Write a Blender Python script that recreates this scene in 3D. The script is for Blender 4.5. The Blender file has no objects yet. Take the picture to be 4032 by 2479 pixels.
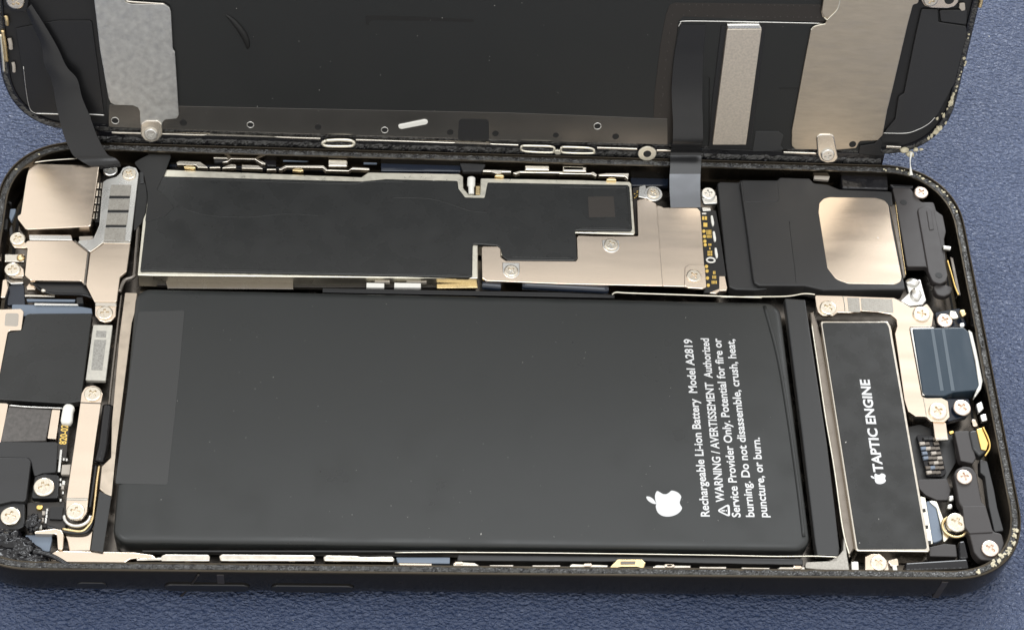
import bpy, bmesh, math, random
from mathutils import Vector, Matrix, noise, geometry
random.seed(7)
MM = 0.001
sc = bpy.context.scene
COL = sc.collection

# ------------------------------------------------------------------ camera
IW, IH, FPX = 4032.0, 2479.0, 7517.55
CR = Matrix(((0.996093, -0.021573, -0.08564), (-0.028777, 0.837503, -0.545674), (0.083496, 0.546006, 0.83361)))
CC = Vector((-21.203, -145.780, 231.611))          # camera position, millimetres from the phone's centre
cam_d = bpy.data.cameras.new('camera')
cam = bpy.data.objects.new('camera', cam_d)
COL.objects.link(cam)
cam_d.sensor_fit = 'HORIZONTAL'
cam_d.sensor_width = 36.0
cam_d.lens = 36.0 * FPX / IW
cam_d.clip_start = 0.01
cam_d.clip_end = 20.0
cam.matrix_world = Matrix.Translation(CC * MM) @ CR.to_4x4()
sc.camera = cam

# ------------------------------------------------------------------ light: a warm room and two ceiling lamps
world = bpy.data.worlds.new('World')
sc.world = world
world.use_nodes = True
bg = world.node_tree.nodes['Background']
bg.inputs['Color'].default_value = (1.0, 0.985, 0.955, 1)
bg.inputs['Strength'].default_value = 1.10

def lamp(name, loc, target, size, power, col):
    d = bpy.data.lights.new(name, 'AREA')
    d.shape = 'RECTANGLE'
    d.size, d.size_y = size
    d.energy = power
    d.color = col
    o = bpy.data.objects.new(name, d)
    COL.objects.link(o)
    o.location = loc
    o.rotation_euler = (Vector(target) - Vector(loc)).to_track_quat('-Z', 'Y').to_euler()
    return o
lamp('ceiling_lamp', (0.16, 0.06, 1.35), (0, 0, 0), (0.9, 0.5), 4.4, (0.94, 0.97, 1.0))
lamp('ceiling_lamp', (-0.55, -0.10, 1.35), (0, 0, 0), (0.5, 0.25), 2.4, (0.94, 0.97, 1.0))
lamp('mat_back_light', (0.35, 1.55, 0.98), (0, 0, 0), (1.7, 0.75), 44.0, (0.94, 0.97, 1.0))  # unseen area light added behind the lid to brighten the mat

sc.view_settings.view_transform = 'Standard'
sc.view_settings.look = 'None'
sc.view_settings.exposure = 0.0
sc.view_settings.gamma = 1.0
sc.view_settings.use_curve_mapping = False
sc.cycles.use_denoising = True
sc.cycles.max_bounces = 8

# ------------------------------------------------------------------ materials
MATS = {}
def pbr(name, col, metal=0.0, rough=0.5, bump=None, mottle=None, rvar=None, spec=0.5, coat=0.0, stretch=None):
    """bump=(feature mm, strength, depth mm); mottle=(feature mm, colour2, contrast); rvar=(feature mm, amount)"""
    m = bpy.data.materials.new(name)
    m.use_nodes = True
    nt = m.node_tree
    b = nt.nodes['Principled BSDF']
    b.inputs['Base Color'].default_value = (*col, 1)
    b.inputs['Metallic'].default_value = metal
    b.inputs['Roughness'].default_value = rough
    b.inputs['Specular IOR Level'].default_value = spec
    b.inputs['Coat Weight'].default_value = coat
    b.inputs['Coat Roughness'].default_value = 0.12
    tc = nt.nodes.new('ShaderNodeTexCoord')
    src = tc.outputs['Object']
    if stretch:
        mp = nt.nodes.new('ShaderNodeMapping')
        mp.inputs['Scale'].default_value = stretch
        nt.links.new(src, mp.inputs['Vector'])
        src = mp.outputs['Vector']
    def nz(feat, detail=3.0):
        n = nt.nodes.new('ShaderNodeTexNoise')
        n.inputs['Scale'].default_value = 1.0 / (feat * MM)
        n.inputs['Detail'].default_value = detail
        nt.links.new(src, n.inputs['Vector'])
        return n.outputs['Fac']
    if bump:
        bp = nt.nodes.new('ShaderNodeBump')
        bp.inputs['Strength'].default_value = bump[1]
        bp.inputs['Distance'].default_value = bump[2] * MM
        nt.links.new(nz(bump[0]), bp.inputs['Height'])
        nt.links.new(bp.outputs['Normal'], b.inputs['Normal'])
    if mottle:
        mx = nt.nodes.new('ShaderNodeMix')
        mx.data_type = 'RGBA'
        mx.inputs[6].default_value = (*col, 1)
        mx.inputs[7].default_value = (*mottle[1], 1)
        rp = nt.nodes.new('ShaderNodeValToRGB')
        rp.color_ramp.elements[0].position = 0.5 - mottle[2]
        rp.color_ramp.elements[1].position = 0.5 + mottle[2]
        nt.links.new(nz(mottle[0], 5.0), rp.inputs['Fac'])
        nt.links.new(rp.outputs['Color'], mx.inputs['Factor'])
        nt.links.new(mx.outputs[2], b.inputs['Base Color'])
    if rvar:
        mr = nt.nodes.new('ShaderNodeMapRange')
        mr.inputs['From Min'].default_value = 0.3
        mr.inputs['From Max'].default_value = 0.7
        mr.inputs['To Min'].default_value = max(0.03, rough - rvar[1])
        mr.inputs['To Max'].default_value = rough + rvar[1]
        nt.links.new(nz(rvar[0], 4.0), mr.inputs['Value'])
        nt.links.new(mr.outputs['Result'], b.inputs['Roughness'])
    MATS[name] = m
    return m

pbr('tinted_metal', (0.87, 0.735, 0.60), 1.0, 0.20, bump=(0.10, 0.10, 0.01), rvar=(2.5, 0.04), stretch=(0.15, 1, 1))  # warm tint puts the reflected beige room into the metal's colour
pbr('nickel_bright', (0.74, 0.69, 0.61), 1.0, 0.20, rvar=(0.8, 0.06))
pbr('steel', (0.74, 0.73, 0.70), 1.0, 0.28, bump=(0.2, 0.05, 0.01), rvar=(3.0, 0.04))
pbr('cream_metal', (0.86, 0.82, 0.70), 1.0, 0.34, rvar=(0.8, 0.08))
pbr('satin_grey', (0.62, 0.62, 0.60), 1.0, 0.42, bump=(0.18, 0.35, 0.03), mottle=(0.9, (0.46, 0.46, 0.45), 0.22), rvar=(1.2, 0.10))
pbr('taupe_metal', (0.58, 0.505, 0.405), 1.0, 0.36, bump=(0.12, 0.3, 0.02), mottle=(0.5, (0.50, 0.435, 0.345), 0.25), rvar=(1.0, 0.06), stretch=(0.22, 1, 1))
pbr('speckled_metal', (0.78, 0.70, 0.60), 1.0, 0.42, bump=(0.14, 0.45, 0.03), mottle=(0.35, (0.62, 0.56, 0.48), 0.2))
pbr('gold', (0.95, 0.66, 0.22), 1.0, 0.30)
pbr('brass_foil', (0.80, 0.62, 0.34), 1.0, 0.28, rvar=(0.6, 0.08))
pbr('dark_steel', (0.20, 0.18, 0.16), 1.0, 0.24, rvar=(1.5, 0.06))
pbr('sticker_black', (0.016, 0.017, 0.017), 0.0, 0.28, bump=(3.5, 0.22, 0.08), rvar=(4.0, 0.07))
pbr('battery_wrap', (0.019, 0.021, 0.021), 0.0, 0.36, bump=(14.0, 0.12, 0.12), rvar=(6.0, 0.09))
pbr('battery_tape', (0.034, 0.035, 0.035), 0.0, 0.36, bump=(6.0, 0.08, 0.06))
pbr('plastic_black', (0.010, 0.010, 0.011), 0.0, 0.32, bump=(0.5, 0.15, 0.04))
pbr('plastic_grey', (0.020, 0.020, 0.021), 0.0, 0.42, bump=(0.12, 0.2, 0.015), rvar=(3.0, 0.06))
pbr('plastic_taupe', (0.032, 0.028, 0.028), 0.0, 0.45, bump=(0.15, 0.2, 0.015), rvar=(2.0, 0.06))
pbr('matte_black', (0.008, 0.008, 0.009), 0.0, 0.55)
pbr('gloss_black', (0.008, 0.008, 0.010), 0.0, 0.12, bump=(0.8, 0.5, 0.10))
pbr('blue_black', (0.012, 0.018, 0.032), 0.0, 0.18, bump=(1.2, 0.3, 0.06), coat=0.4)
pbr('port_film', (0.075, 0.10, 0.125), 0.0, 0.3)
pbr('port_blue', (0.024, 0.042, 0.062), 0.0, 0.22, rvar=(2.0, 0.05), stretch=(1, 0.25, 1))
pbr('blue_grey', (0.16, 0.20, 0.26), 0.0, 0.35)
pbr('ribbon_black', (0.011, 0.011, 0.012), 0.0, 0.26, bump=(3.0, 0.12, 0.05))
pbr('print_grey', (0.40, 0.39, 0.36), 0.0, 0.6, mottle=(0.25, (0.26, 0.25, 0.23), 0.15))
pbr('print_brown', (0.030, 0.025, 0.021), 0.0, 0.5)
pbr('flex_grey', (0.028, 0.029, 0.030), 0.0, 0.30, bump=(3.0, 0.12, 0.05))
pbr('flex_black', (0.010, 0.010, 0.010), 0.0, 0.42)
pbr('panel_dark', (0.008, 0.009, 0.009), 0.0, 0.44, bump=(0.10, 0.25, 0.012), rvar=(8.0, 0.05))
pbr('panel_brown', (0.020, 0.016, 0.013), 0.0, 0.40, bump=(0.3, 0.3, 0.02))
pbr('strip_metal', (0.165, 0.158, 0.148), 1.0, 0.22, rvar=(6.0, 0.03))
pbr('wall_tan', (0.62, 0.53, 0.43), 1.0, 0.34, rvar=(1.0, 0.08), mottle=(1.5, (0.50, 0.43, 0.35), 0.2))
pbr('bend_sheen', (0.13, 0.135, 0.145), 0.7, 0.34, rvar=(2.0, 0.05))  # grey of the sheen on the bent ribbon, held as a colour
pbr('wall_metal', (0.24, 0.21, 0.18), 1.0, 0.30, rvar=(1.5, 0.05))
pbr('foam_grey', (0.13, 0.12, 0.115), 0.0, 0.85, bump=(0.25, 0.6, 0.06), mottle=(0.5, (0.09, 0.085, 0.08), 0.2))
pbr('tape_grey', (0.40, 0.38, 0.34), 0.6, 0.50, bump=(0.2, 0.6, 0.05), mottle=(0.25, (0.30, 0.28, 0.25), 0.18))
pbr('label_paper', (0.62, 0.60, 0.53), 0.0, 0.55, bump=(0.25, 0.3, 0.02), mottle=(0.5, (0.52, 0.50, 0.45), 0.2))
pbr('white_glue', (0.80, 0.79, 0.74), 0.0, 0.40, bump=(0.4, 0.3, 0.05))
pbr('white_print', (0.66, 0.67, 0.68), 0.0, 0.55)
pbr('gold_print', (0.85, 0.58, 0.14), 0.3, 0.40)
pbr('mark_black', (0.004, 0.004, 0.004), 0.0, 0.6)
pbr('residue', (0.55, 0.50, 0.36), 0.0, 0.55, bump=(0.3, 0.6, 0.1))
pbr('ceramic', (0.42, 0.38, 0.33), 0.0, 0.35)
pbr('screw_metal', (0.78, 0.71, 0.60), 1.0, 0.26, rvar=(0.3, 0.06))
pbr('screw_pink', (0.78, 0.66, 0.575), 1.0, 0.30, rvar=(0.3, 0.06))
pbr('frame_anodised', (0.085, 0.072, 0.055), 0.95, 0.22, rvar=(5.0, 0.06), bump=(0.2, 0.1, 0.01))
pbr('adhesive_black', (0.014, 0.014, 0.015), 0.0, 0.26, bump=(0.22, 0.6, 0.06), mottle=(1.2, (0.060, 0.059, 0.056), 0.12))
pbr('glass_black', (0.004, 0.004, 0.005), 0.0, 0.05)

def mat_mat():
    m = bpy.data.materials.new('blue_leatherette')
    m.use_nodes = True
    nt = m.node_tree
    b = nt.nodes['Principled BSDF']
    tc = nt.nodes.new('ShaderNodeTexCoord')
    mp = nt.nodes.new('ShaderNodeMapping')
    mp.inputs['Rotation'].default_value = (0, 0, math.radians(28))
    mp.inputs['Scale'].default_value = (1.0, 1.45, 1.0)
    nt.links.new(tc.outputs['Object'], mp.inputs['Vector'])
    n1 = nt.nodes.new('ShaderNodeTexNoise')
    n1.inputs['Scale'].default_value = 1700
    n1.inputs['Detail'].default_value = 2.0
    n1.inputs['Distortion'].default_value = 0.8
    vo = nt.nodes.new('ShaderNodeTexVoronoi')
    vo.inputs['Scale'].default_value = 1300
    n3 = nt.nodes.new('ShaderNodeTexNoise')
    n3.inputs['Scale'].default_value = 60
    for n in (n1, vo, n3):
        nt.links.new(mp.outputs['Vector'], n.inputs['Vector'])
    ad = nt.nodes.new('ShaderNodeMath')
    ad.operation = 'MULTIPLY_ADD'
    nt.links.new(vo.outputs['Distance'], ad.inputs[0])
    ad.inputs[1].default_value = 0.55
    nt.links.new(n1.outputs['Fac'], ad.inputs[2])
    bp = nt.nodes.new('ShaderNodeBump')
    bp.inputs['Strength'].default_value = 1.0
    bp.inputs['Distance'].default_value = 0.00058
    nt.links.new(ad.outputs[0], bp.inputs['Height'])
    nt.links.new(bp.outputs['Normal'], b.inputs['Normal'])
    rp = nt.nodes.new('ShaderNodeValToRGB')
    rp.color_ramp.elements[0].position = 0.35
    rp.color_ramp.elements[0].color = (0.040, 0.060, 0.122, 1)
    rp.color_ramp.elements[1].position = 0.68
    rp.color_ramp.elements[1].color = (0.052, 0.074, 0.142, 1)
    nt.links.new(n3.outputs['Fac'], rp.inputs['Fac'])
    nt.links.new(rp.outputs['Color'], b.inputs['Base Color'])
    b.inputs['Roughness'].default_value = 0.27
    b.inputs['Specular IOR Level'].default_value = 0.5
    MATS['mat'] = m
mat_mat()

# ------------------------------------------------------------------ frames of reference (millimetres)
LID_ANG = math.radians(70.0)
BASE = Matrix.Identity(4)
LID = Matrix.Translation((0, 36.2, 0.8)) @ Matrix.Rotation(LID_ANG, 4, 'X')
ZF = {'A': (0, 600, 2.52), 'B': (0, 1150, 2.52), 'C': (0, 1700, 2.52), 'D': (600, 520, 2.224), 'E': (1500, 520, 2.224),
      'F': (2200, 600, 2.52), 'G': (2750, 600, 2.05), 'H': (3050, 1100, 2.326), 'I': (3050, 1650, 2.016), 'T': (2450, 1250, 1.7786),
      'L1': (0, 0, 2.439), 'L2': (1000, 0, 2.439), 'L3': (2000, 0, 2.439), 'L4': (3000, 0, 2.439),
      'B1': (0, 2050, 2.46), 'B2': (900, 2050, 2.46), 'B3': (1700, 2050, 2.46), 'B4': (2600, 2050, 2.46), 'S': (0, 0, 1.0)}
def q(k, pts):
    ox, oy, s = ZF[k]
    return [(ox + x / s, oy + y / s) for x, y in pts]
def ray(px, py):
    return CR @ Vector((px - IW / 2, -(py - IH / 2), -FPX))
def un(p, h, fr=BASE):
    """sight line through a point of the photograph met with the plane at height h of a frame -> (x, y) in that frame, mm"""
    inv = fr.inverted()
    c = inv @ CC
    d = inv.to_3x3() @ ray(*p)
    t = (h - c.z) / d.z
    r = c + d * t
    return (r.x, r.y)
def uns(pts, h, fr=BASE):
    return [un(p, h, fr) for p in pts]
def uny(p, y):
    d = ray(*p)
    t = (y - CC.y) / d.y
    return CC + d * t

# ------------------------------------------------------------------ object helpers
ORG = {}
def thing(name, label, cat, loc=(0, 0, 0), fr=None, group=None):
    o = bpy.data.objects.new(name, None)
    o.empty_display_size = 0.005
    COL.objects.link(o)
    if fr is not None:
        o.matrix_world = Matrix.Translation(fr.translation * MM) @ fr.to_3x3().to_4x4()
        ORG[o.name] = Vector((0, 0, 0))
    else:
        o.location = Vector(loc) * MM
        ORG[o.name] = Vector(loc)
    o['label'] = label
    o['category'] = cat
    if group:
        o['group'] = group
    return o

def link_mesh(name, verts, faces, mat, parent=None, smooth=False, shared=None):
    vs = [Vector(v) for v in verts]
    lo = Vector([min(v[i] for v in vs) for i in range(3)])
    hi = Vector([max(v[i] for v in vs) for i in range(3)])
    c = (lo + hi) / 2
    me = bpy.data.meshes.new(name)
    me.from_pydata([tuple((v - c) * MM) for v in vs], [], faces)
    bm = bmesh.new()
    bm.from_mesh(me)
    bmesh.ops.recalc_face_normals(bm, faces=bm.faces)
    bm.to_mesh(me)
    bm.free()
    me.materials.append(MATS[mat])
    if smooth:
        me.polygons.foreach_set('use_smooth', [True] * len(me.polygons))
    return place(name, me, c, parent)

def place(name, me, c, parent=None, rotz=0.0):
    o = bpy.data.objects.new(name, me)
    COL.objects.link(o)
    c = Vector(c)
    if parent is not None:
        o.parent = parent
        o.location = (c - ORG[parent.name]) * MM
    else:
        o.location = c * MM
    o.rotation_euler.z = rotz
    ORG[o.name] = c
    return o

def area2(p):
    return sum(p[i][0] * p[(i + 1) % len(p)][1] - p[(i + 1) % len(p)][0] * p[i][1] for i in range(len(p)))
def ccw(p):
    return list(p) if area2(p) > 0 else list(reversed(p))
def rounded(p, r, seg=4):
    p = ccw(p)
    n = len(p)
    rs = r if isinstance(r, (list, tuple)) else [r] * n
    out = []
    for i in range(n):
        a, b, c = Vector(p[i - 1]), Vector(p[i]), Vector(p[(i + 1) % n])
        u, v = a - b, c - b
        lu, lv = u.length, v.length
        if lu < 1e-6 or lv < 1e-6:
            continue
        u, v = u / lu, v / lv
        cosang = max(-1, min(1, u.dot(v)))
        ang = math.acos(cosang)
        if rs[i] <= 0 or ang > math.radians(172) or ang < math.radians(5):
            out.append(tuple(b))
            continue
        d = min(rs[i] / math.tan(ang / 2), 0.46 * lu, 0.46 * lv)
        s, e = b + u * d, b + v * d
        for k in range(seg + 1):
            t = k / seg
            pt = s * (1 - t) ** 2 + b * 2 * t * (1 - t) + e * t ** 2
            out.append(tuple(pt))
    return out
def offset(p, d):
    """positive d moves inward (polygon counter-clockwise)"""
    n = len(p)
    out = []
    for i in range(n):
        a, b, c = Vector(p[i - 1]), Vector(p[i]), Vector(p[(i + 1) % n])
        e1, e2 = (b - a), (c - b)
        if e1.length < 1e-9 or e2.length < 1e-9:
            out.append(tuple(b)); continue
        e1.normalize(); e2.normalize()
        n1, n2 = Vector((-e1.y, e1.x)), Vector((-e2.y, e2.x))
        m = n1 + n2
        if m.length < 1e-6:
            m = n1
        m.normalize()
        k = d / max(0.5, m.dot(n1))
        out.append(tuple(b + m * k))
    return out
def prism(poly, z0, z1, bev=0.06, seg=2):
    """closed solid with a rounded upper edge; returns verts, faces"""
    n = len(poly)
    rings = [[(x, y, z0) for x, y in poly]]
    bev = min(bev, (z1 - z0) * 0.9)
    if bev > 0:
        for k in range(seg + 1):
            a = (math.pi / 2) * k / seg
            rings.append([(x, y, z1 - bev + bev * math.sin(a)) for x, y in offset(poly, bev * (1 - math.cos(a)))])
    else:
        rings.append([(x, y, z1) for x, y in poly])
    v = [p for r in rings for p in r]
    f = []
    for r in range(len(rings) - 1):
        for i in range(n):
            j = (i + 1) % n
            f.append((r * n + i, r * n + j, (r + 1) * n + j, (r + 1) * n + i))
    f.append(tuple(reversed(range(n))))
    last = (len(rings) - 1) * n
    if n > 16:
        for tri in geometry.tessellate_polygon([[Vector(p) for p in rings[-1]]]):
            f.append(tuple(last + i for i in tri))
    else:
        f.append(tuple(last + i for i in range(n)))
    return v, f
def plate(name, parent, pts, top, thick, mat, r=0.25, bev=0.06, fr=BASE, seg=2, rseg=4):
    poly = rounded(uns(pts, top, fr), r, rseg)
    v, f = prism(poly, top - thick, top, bev, seg)
    return link_mesh(name, v, f, mat, parent)
def plate_mm(name, parent, poly, top, thick, mat, r=0.25, bev=0.06, seg=2, rseg=4):
    v, f = prism(rounded(poly, r, rseg), top - thick, top, bev, seg)
    return link_mesh(name, v, f, mat, parent)
def catmull(pts, per=6, closed=False):
    pts = [Vector(p) for p in pts]
    n = len(pts)
    out = []
    rng = range(n) if closed else range(n - 1)
    for i in rng:
        if closed:
            p0, p1, p2, p3 = pts[i - 1], pts[i], pts[(i + 1) % n], pts[(i + 2) % n]
        else:
            p0, p1, p2, p3 = pts[max(i - 1, 0)], pts[i], pts[i + 1], pts[min(i + 2, n - 1)]
        for k in range(per):
            t = k / per
            out.append(0.5 * ((2 * p1) + (p2 - p0) * t + (2 * p0 - 5 * p1 + 4 * p2 - p3) * t * t + (3 * p1 - p0 - 3 * p2 + p3) * t ** 3))
    if not closed:
        out.append(pts[-1])
    return out
def ribbon(name, parent, left, right, thick, mat, per=6, cross=6, bow=0.0):
    """a flexible band between two edge curves (3-D points in mm)"""
    L, R = catmull(left, per), catmull(right, per)
    n = len(L)
    top, bot = [], []
    for i in range(n):
        t = (L[min(i + 1, n - 1)] - L[max(i - 1, 0)])
        nr = (R[i] - L[i]).cross(t)
        nr.normalize()
        for k in range(cross + 1):
            s = k / cross
            p = L[i].lerp(R[i], s) + nr * bow * math.sin(math.pi * s)
            top.append(p + nr * thick / 2)
            bot.append(p - nr * thick / 2)
    w = cross + 1
    v = top + bot
    o = len(top)
    f = []
    for i in range(n - 1):
        for k in range(cross):
            a = i * w + k
            f.append((a, a + 1, a + w + 1, a + w))
            f.append((o + a, o + a + w, o + a + w + 1, o + a + 1))
        f.append((i * w, (i + 1) * w, o + (i + 1) * w, o + i * w))
        a, b = i * w + cross, (i + 1) * w + cross
        f.append((a, o + a, o + b, b))
    for k in range(cross):
        f.append((k, o + k, o + k + 1, k + 1))
        a = (n - 1) * w + k
        f.append((a, a + 1, o + a + 1, o + a))
    ob = link_mesh(name, v, f, mat, parent, smooth=True)
    md = ob.modifiers.new('edges', 'EDGE_SPLIT')
    md.split_angle = math.radians(50)
    return ob
def tube(name, parent, pts, rad, mat, sides=8, per=6, taper=None):
    P = catmull(pts, per)
    n = len(P)
    v, f = [], []
    for i in range(n):
        t = (P[min(i + 1, n - 1)] - P[max(i - 1, 0)]).normalized()
        a = t.cross(Vector((0.13, 0.2, 1))).normalized()
        b = t.cross(a)
        rr = rad if taper is None else rad * taper(i / (n - 1))
        for k in range(sides):
            g = 2 * math.pi * k / sides
            v.append(P[i] + (a * math.cos(g) + b * math.sin(g)) * rr)
    for i in range(n - 1):
        for k in range(sides):
            j = (k + 1) % sides
            f.append((i * sides + k, i * sides + j, (i + 1) * sides + j, (i + 1) * sides + k))
    f.append(tuple(reversed(range(sides))))
    f.append(tuple((n - 1) * sides + k for k in range(sides)))
    return link_mesh(name, v, f, mat, parent, smooth=True)
def lump(name, parent, c, size, mat, seed=0, amp=0.3, sub=3, freq=1.0):
    bm = bmesh.new()
    bmesh.ops.create_icosphere(bm, subdivisions=sub, radius=1.0)
    vs = []
    for v in bm.verts:
        d = v.co.normalized()
        k = 1 + amp * noise.noise(d * freq * 1.7 + Vector((seed * 3.1, 1, 2))) + amp * 0.5 * noise.noise(d * freq * 4.3 + Vector((seed, 5, 2)))
        vs.append(Vector(c) + Vector((d.x * size[0], d.y * size[1], d.z * size[2])) * k)
    fs = [tuple(v.index for v in f.verts) for f in bm.faces]
    bm.free()
    return link_mesh(name, vs, fs, mat, parent, smooth=True)

# screws: one mesh per size, cross recess modelled
SCREW = {}
def screw_mesh(r, h, mat, cross=0.55):
    key = (round(r, 2), round(h, 2), mat)
    if key in SCREW:
        return SCREW[key]
    N = 48
    def cr(a):
        w, l = 0.15 * r, cross * r
        best = 0
        for s in range(4):
            g = (a - s * math.pi / 2 + math.pi) % (2 * math.pi) - math.pi
            if abs(g) < math.pi / 2:
                x = l / math.cos(g) if math.cos(g) > 1e-6 else 9
                y = w / abs(math.sin(g)) if abs(math.sin(g)) > 1e-6 else 9
                best = max(best, min(x, y))
        return best
    rings = []
    A = [2 * math.pi * k / N + math.pi / N for k in range(N)]
    for rr, z in ((r, -h), (r, h * 0.35), (r * 0.94, h * 0.8), (r * 0.84, h)):
        rings.append([(rr * math.cos(a), rr * math.sin(a), z) for a in A])
    rings.append([(cr(a) * math.cos(a), cr(a) * math.sin(a), h * 0.97) for a in A])
    rings.append([(0.8 * cr(a) * math.cos(a), 0.8 * cr(a) * math.sin(a), h - 0.24 * r) for a in A])
    v = [p for g in rings for p in g]
    f = []
    for g in range(len(rings) - 1):
        for i in range(N):
            j = (i + 1) % N
            f.append((g * N + i, g * N + j, (g + 1) * N + j, (g + 1) * N + i))
    f.append(tuple((len(rings) - 1) * N + i for i in range(N)))
    f.append(tuple(reversed(range(N))))
    me = bpy.data.meshes.new('screw')
    me.from_pydata([tuple(Vector(p) * MM) for p in v], [], f)
    me.materials.append(MATS[mat])
    SCREW[key] = me
    return me
def screw(parent, p, z, r=0.75, h=0.14, mat='screw_metal', fr=BASE, rot=None):
    x, y = un(p, z, fr)
    return place('screw', screw_mesh(r, h, mat), (x, y, z), parent, random.uniform(0, 1.5) if rot is None else rot)

# flat lettering ---------------------------------------------------------
def text_geo(s, bold=0.0):
    cu = bpy.data.curves.new('lettering', 'FONT')
    cu.body = s
    cu.size = 1.0
    cu.offset = bold
    cu.resolution_u = 3
    o = bpy.data.objects.new('lettering', cu)
    COL.objects.link(o)
    dg = bpy.context.evaluated_depsgraph_get()
    dg.update()
    me = o.evaluated_get(dg).to_mesh()
    vs = [v.co.copy() for v in me.vertices]
    fs = [tuple(p.vertices) for p in me.polygons]
    o.evaluated_get(dg).to_mesh_clear()
    bpy.data.objects.remove(o)
    bpy.data.curves.remove(cu)
    return vs, fs
CAP = max(v.y for v in text_geo('H')[0])
def lettering(name, parent, s, p0, p1, cap, z, mat, bold=0.0, fr=BASE):
    """one line of print from p0 to p1 (mm, baseline), letters cap mm high"""
    vs, fs = text_geo(s, bold)
    x0, x1 = min(v.x for v in vs), max(v.x for v in vs)
    a, b = Vector(p0), Vector(p1)
    d = (b - a)
    ln = d.length
    d /= ln
    up = Vector((-d.y, d.x))
    out = []
    for v in vs:
        w = a + d * ((v.x - x0) / (x1 - x0) * ln) + up * (v.y / CAP * cap)
        out.append((w.x, w.y, z))
    return link_mesh(name, out, fs, mat, parent)

def box_mesh(name, sx, sy, sz, mat, bev=0.03):
    p = rounded([(-sx / 2, -sy / 2), (sx / 2, -sy / 2), (sx / 2, sy / 2), (-sx / 2, sy / 2)], 0.0)
    v, f = prism(p, -sz / 2, sz / 2, bev, 1)
    me = bpy.data.meshes.new(name)
    me.from_pydata([tuple(Vector(a) * MM) for a in v], [], f)
    me.materials.append(MATS[mat])
    return me

# ================================================================== the surface
MAT_Z = -7.15
v, f = [], []
v = [(-900, -500, MAT_Z), (900, -500, MAT_Z), (900, 700, MAT_Z), (-900, 700, MAT_Z), (-900, -500, MAT_Z - 4), (900, -500, MAT_Z - 4), (900, 700, MAT_Z - 4), (-900, 700, MAT_Z - 4)]
f = [(0, 1, 2, 3), (7, 6, 5, 4), (0, 4, 5, 1), (1, 5, 6, 2), (2, 6, 7, 3), (3, 7, 4, 0)]
o = link_mesh('work_mat', v, f, 'mat')
o['kind'] = 'structure'
o['label'] = 'dark blue grained leatherette mat under the opened phone'
o['category'] = 'mat'

# ================================================================== phone body
def rrect(x0, y0, x1, y1, r, seg=16, power=2.25):
    out = []
    for cx, cy, a0 in ((x1 - r, y1 - r, 0), (x0 + r, y1 - r, 90), (x0 + r, y0 + r, 180), (x1 - r, y0 + r, 270)):
        for k in range(seg + 1):
            a = math.radians(a0 + 90 * k / seg)
            c, s = math.cos(a), math.sin(a)
            out.append((cx + r * math.copysign(abs(c) ** (2 / power), c), cy + r * math.copysign(abs(s) ** (2 / power), s)))
    return out
def loop_sweep(profile, ring, close=True):
    n = len(ring(0))
    v, f = [], []
    for d, z in profile:
        v += [(x, y, z) for x, y in ring(d)]
    m = len(profile)
    for k in range(m if close else m - 1):
        k2 = (k + 1) % m
        for i in range(n):
            j = (i + 1) % n
            f.append((k * n + i, k * n + j, k2 * n + j, k2 * n + i))
    return v, f
HX, HY, RAD = 73.35, 35.75, 11.8
def body_ring(d):
    return rrect(-HX + d, -HY + d, HX - d, HY - d, RAD - d)
phone = thing('phone_body', 'opened black smartphone body showing its insides, lying on the blue mat', 'phone', (0, 0, MAT_Z))
prof = [(0.42, 0.0), (0.30, -0.03), (0.20, -0.16), (0.13, -0.5), (0.06, -1.2), (0.01, -2.2), (0, -3.2), (0.03, -4.2), (0.14, -5.2), (0.40, -6.1), (0.75, -6.7), (1.3, -7.05), (2.5, -7.12), (2.5, -5.9), (1.75, -5.8), (1.62, -0.42), (0.50, -0.38), (0.46, -0.05)]
v, f = loop_sweep(prof, body_ring)
frame = link_mesh('frame', v, f, 'frame_anodised', phone, smooth=True)
md = frame.modifiers.new('edges', 'EDGE_SPLIT'); md.split_angle = math.radians(40)
p = rounded(body_ring(2.3), 0)
v, f = prism(p, -7.0, -5.6, 0.0)
link_mesh('back_panel', v, f, 'matte_black', phone)
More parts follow.
